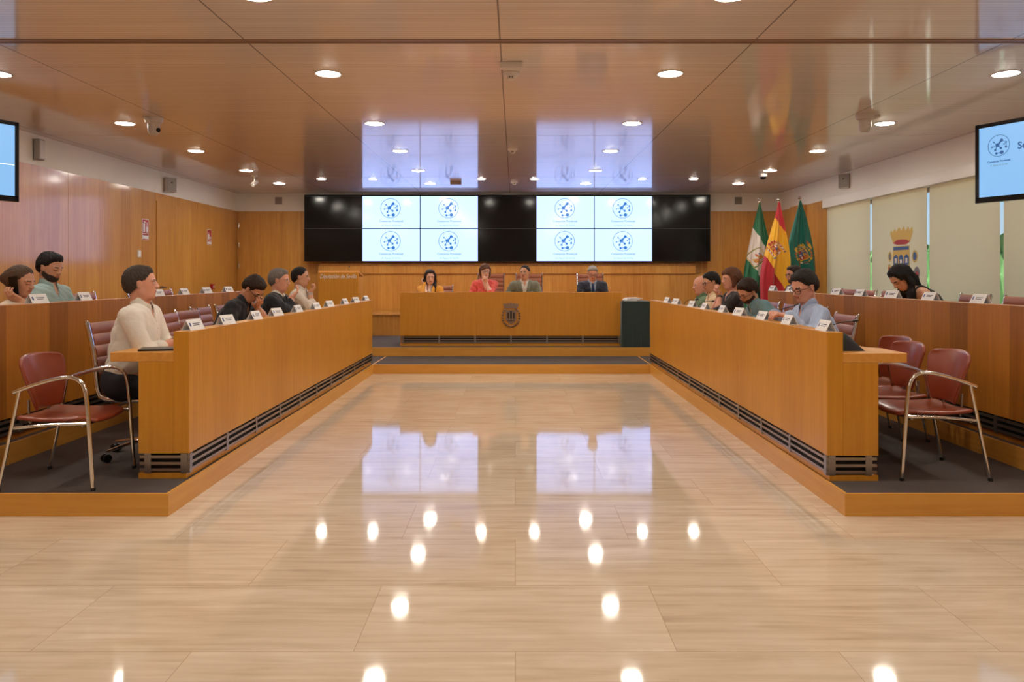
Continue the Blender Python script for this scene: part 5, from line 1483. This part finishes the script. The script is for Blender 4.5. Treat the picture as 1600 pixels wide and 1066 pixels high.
    # glasses
    if glasses:
        gm = mat(glasses[0], lin(glasses[1]), .3)
        mb = MB(); r_ = .0016*(1 if glasses[0] != 'thick' else 1)+glasses[2]
        for s in (1,-1):
            pts = []
            for j in range(17):
                t = 2*PI*j/16; c, sn = math.cos(t), math.sin(t)
                yy = s*.033+.0255*math.copysign(abs(c)**.7, c); zz = -.001+.0185*math.copysign(abs(sn)**.7, sn)
                pts.append(Hd(.101-.9*(abs(yy)-.01)**2*6, yy, zz))
            mb.tube(pts, r_, 6, caps=False)
            mb.tube([Hd(.094,s*.058,.008), Hd(.07,s*.078,.010), Hd(.0,s*.083,.006), Hd(-.018,s*.084,-.012)], r_, 6)
        mb.tube([Hd(.101,.010,.004), Hd(.106,0,.007), Hd(.101,-.010,.004)], r_, 6)
        mb.build('glasses', gm, root, smooth=True)
    if watch is not None:
        i = watch[0]; d = nrm(wr[i]-el[i]); p = wr[i]-d*.03
        MB().tube([p-d*.011, p+d*.011], [.033*g,.032*g], 20).build('wristwatch', mat('strap_'+watch[1], lin(watch[2]), .4), root, smooth=True)
    return root, dict(hc=hc+O, R=R, wr=[w+O for w in wr], el=[e+O for e in el], hp=hc)

def hpos(px, py, X=None, Y=None):
    if X is not None: Y = yx(px, X)
    return tuple(at(px, py, Y))
BLK = ('hair_black',(20,16,15)); DBR = ('hair_dark_brown',(44,30,22)); BRN = ('hair_brown',(88,56,36)); GRY = ('hair_grey',(112,106,102)); DGR = ('hair_dark_grey',(60,54,50)); LBR = ('hair_light_brown',(112,84,60)); SIL = ('hair_silver',(140,134,128))
NEARLINE = dict(h=.0075, hf=.0042)
# ---- left front row (facing +x)
p1, i1 = person('man in a white shirt at the near end of the left desk, head turned away', hpos(221,443,X=-2.60), P1, .06, h=.0065, hf=.0036, lean=.20, hyaw=.35, hpitch=-.02, skin='ruddy', hair='short', hairc=('hair_greying_dark',(62,52,46)),
    topc=('shirt_white',(230,224,214)), sleeve='rolled', hands=(('desk',.52,.10),('desk',.50,-.02)), belly=.035, deskz=WT, watch=(1,'dark',(30,26,24)))
p2, _ = person('man in a dark polo shirt bent low over the left desk with hand on forehead', hpos(396,452,X=-2.52), P1, -.10, lean=.62, hyaw=-.12, hpitch=.85, hroll=.05, skin='tan', hair='full', hairc=DBR, eyes='shut',
    top='polo', topc=('polo_navy_black',(24,26,34)), sleeve='short', hands=(('face',.12,.03,-.10),('desk',.45,.10)), glasses=('frame_black',(20,18,18),.0008), deskz=WT, **NEARLINE)
p3, _ = person('grey-haired man in a dark jacket and white shirt, left front row, hand at his chin', hpos(437,438,X=-2.48), P1, .0, lean=.25, hyaw=.05, hpitch=.12, skin='ruddy', hair='short', hairc=GRY,
    top='jacket', topc=('jacket_dark',(26,28,38)), under=('shirt_white',(230,224,214)), hands=(('desk',.4,.1),('face',.14,.0,-.17)), glasses=('frame_silver',(150,140,130),.0), deskz=WT, **NEARLINE)
p4, _ = person('dark-haired man in a cream shirt, farthest of the left front row, fist on chin', hpos(470,433,X=-2.62), P1, .0, lean=.15, hyaw=.12, hpitch=.05, skin='tan', hair='crop', hairc=BLK,
    topc=('shirt_cream_white',(206,196,184)), sleeve='rolled', hands=(('desk',.42,.1),('face',.12,.02,-.18)), curl=(.5,1.2), deskz=WT, watch=(1,'steel',(150,150,150)), **NEARLINE)
# ---- left rear row
p5, i5 = person('woman on the telephone with hair in a bun, left rear row', hpos(33,440,X=-3.93), P2, .12, lean=.22, hyaw=-.15, hpitch=.22, skin='tan', hair='bun', hairc=('hair_brown_streaked',(84,62,48)), female=True,
    top='blouse', topc=('blouse_beige',(206,188,168)), neckline='wide', sleeve='half', hands=(('desk',.4,.1),('face',.075,.082,-.135)), curl=(.5,.6), deskz=WR, eyes='shut', **NEARLINE)
p6, _ = person('bearded man in a pale green shirt, left rear row', hpos(79,418,X=-4.05), P2, -.10, lean=.05, hyaw=-.05, hpitch=.28, skin='tan', hair='full', hairc=BLK, beard=('beard_black',(52,40,34)),
    topc=('shirt_pale_green',(150,176,176)), sleeve='long', hands=(('desk',.42,.12),('desk',.40,.08)), deskz=WR, eyes='shut', **NEARLINE)
# ---- presidency table (facing the camera)
FARL = dict(h=.009, hf=.0052)
DZ = TZ-.09
p7, _ = person('long-haired woman in a mustard jacket at the presidency table, hand at her ear', hpos(672,433,Y=13.02), P2, -PI/2-.02, lean=.10, hyaw=.22, hpitch=.22, skin='fair', hair='long', hairc=DBR, female=True,
    top='jacket', topc=('jacket_mustard',(206,140,30)), under=('blouse_white',(214,200,190)), hands=(('desk',.3,.1),('face',.06,.085,-.13)), deskz=DZ, eyes='shut', **FARL)
p8, _ = person('woman with short brown hair in a coral blouse at the presidency table, hand over mouth', hpos(758,424,Y=13.0), P2, -PI/2+.08, lean=.22, hyaw=.15, hpitch=.15, skin='fair', hair='bob', hairc=BRN, female=True,
    top='blouse', topc=('blouse_coral',(216,90,84)), neckline='v', sleeve='half', hands=(('face',.12,.0,-.165),('desk',.33,.12)), curl=(1.1,.5), glasses=('frame_brown',(60,36,28),.0006), deskz=DZ, **FARL)
p9, _ = person('dark-haired man in a grey-green jacket and open white shirt at the presidency table', hpos(820,426,Y=13.0), P2, -PI/2, lean=.12, hyaw=-.35, hpitch=.02, skin='tan', hair='crop', hairc=BLK,
    top='jacket', topc=('jacket_grey_green',(112,114,98)), under=('shirt_bright_white',(226,222,220)), hands=(('desk',.30,.12),('desk',.26,.26)), deskz=DZ, **FARL)
p10, _ = person('grey-haired man in a navy suit and tie at the presidency table, looking down', hpos(926,427,Y=13.0), P2, -PI/2, lean=.15, hyaw=.0, hpitch=.42, skin='ruddy', hair='short', hairc=SIL,
    top='jacket', topc=('jacket_navy',(30,36,54)), under=('shirt_pale_blue',(176,190,214)), tie=('tie_blue',(44,62,104)), hands=(('desk',.30,.04),('desk',.30,.05)), glasses=('frame_dark_red',(90,40,36),.0004), deskz=DZ, eyes='shut', **FARL)
# ---- right front row (facing -x)
p11, _ = person('bald man in a green shirt, farthest of the right front row', hpos(1095,446,X=2.42), P1, PI, lean=.22, hyaw=.05, hpitch=.12, skin='ruddy', hair='bald', hairc=GRY,
    topc=('shirt_green',(96,124,92)), sleeve='half', hands=(('desk',.4,.1),('desk',.4,.05)), deskz=WT, h=.009, hf=.005)
p12, _ = person('dark-haired man with glasses in a cream shirt, right front row', hpos(1111,441,X=2.40), P1, PI, lean=.25, hyaw=.05, hpitch=.30, skin='tan', hair='short', hairc=BLK,
    topc=('shirt_cream_yellow',(226,202,166)), sleeve='rolled', hands=(('desk',.4,.1),('desk',.4,.05)), glasses=('frame_black',(20,18,18),.0006), deskz=WT, **NEARLINE)
p13, _ = person('brown-haired woman with clasped hands at her chin, right front row', hpos(1142,436,X=2.42), P1, PI, lean=.15, hyaw=.10, hpitch=.08, skin='ruddy', hair='bob', hairc=('hair_chestnut',(96,60,40)), female=True,
    top='blouse', topc=('blouse_cream_black',(40,34,34)), neckline='v', sleeve='half', hands=(('face',.14,.012,-.16),('face',.15,.012,-.175)), curl=(.9,.9), deskz=WT, watch=(0,'black',(20,20,20)), **NEARLINE)
p14, _ = person('bearded man with glasses in a teal shirt leaning over the right front desk', hpos(1168,455,X=2.36), P1, PI, lean=.70, side=-.12, hyaw=.28, hpitch=.62, hroll=-.25, skin='tan', hair='full', hairc=DBR, beard=('beard_brown',(66,44,34)),
    topc=('shirt_teal',(104,138,146)), sleeve='long', hands=(('desk',.42,.12),('desk',.45,.10)), glasses=('frame_black',(20,18,18),.0006), deskz=WT, eyes='shut', **NEARLINE)
p15, _ = person('big man with glasses in a light blue shirt, nearest of the right front row', hpos(1256,448,X=2.34), P1, PI+.05, h=.0068, hf=.0038, lean=.30, hyaw=.30, hpitch=.38, hroll=-.05, skin='ruddy', hair='full', hairc=('hair_black_soft',(36,30,28)), size=1.04,
    topc=('shirt_light_blue',(166,182,214)), sleeve='long', hands=(('w',2.12,5.90,1.10),('w',2.12,6.20,1.10)), belly=.05, glasses=('frame_black',(20,18,18),.0008), deskz=WT, eyes='shut')
# ---- right rear row
p16, _ = person('man in glasses and dark jacket seated in front of the flags', hpos(1240,429,X=3.86), P2, PI-.05, lean=.12, hyaw=.15, hpitch=.15, skin='ruddy', hair='short', hairc=DBR, beard=('beard_grey_brown',(96,76,66)),
    top='jacket', topc=('jacket_dark',(26,28,38)), under=('shirt_pale_blue',(176,190,214)), hands=(('desk',.3,.1),('desk',.3,.05)), glasses=('frame_black',(20,18,18),.0006), deskz=WR, **NEARLINE)
p17, _ = person('woman with long black hair bending forward at the right rear desk by the blinds', hpos(1407,434,X=3.76), P2, PI, lean=.90, hyaw=.10, hpitch=.80, skin='tan', hair='long', hairc=BLK, female=True,
    top='blouse', topc=('top_black',(28,24,24)), neckline='strap', sleeve='none', hands=(('desk',.45,.1),('desk',.45,.06)), deskz=WR, eyes='shut', **NEARLINE)
# things held
def phone(info, i, lab):
    w = info['wr'][i]; R = info['R']; c = info['hc']+R@V(.012, (1 if i == 0 else -1)*.094, -.03)
    m = MB(); u = nrm(R@V(.35,0,-1)); n = R@V(0,1,0); s = np.cross(u, n)
    m.obox((0,0,0), u, s, n, .072, .034, .0045); o = m.build('mobile_phone', M_gloss, None, bevel=.002); o.location = tuple(c); tag(o, lab, 'phone')
phone(i5, 1, 'black mobile phone held to the ear by the woman in the left rear row')
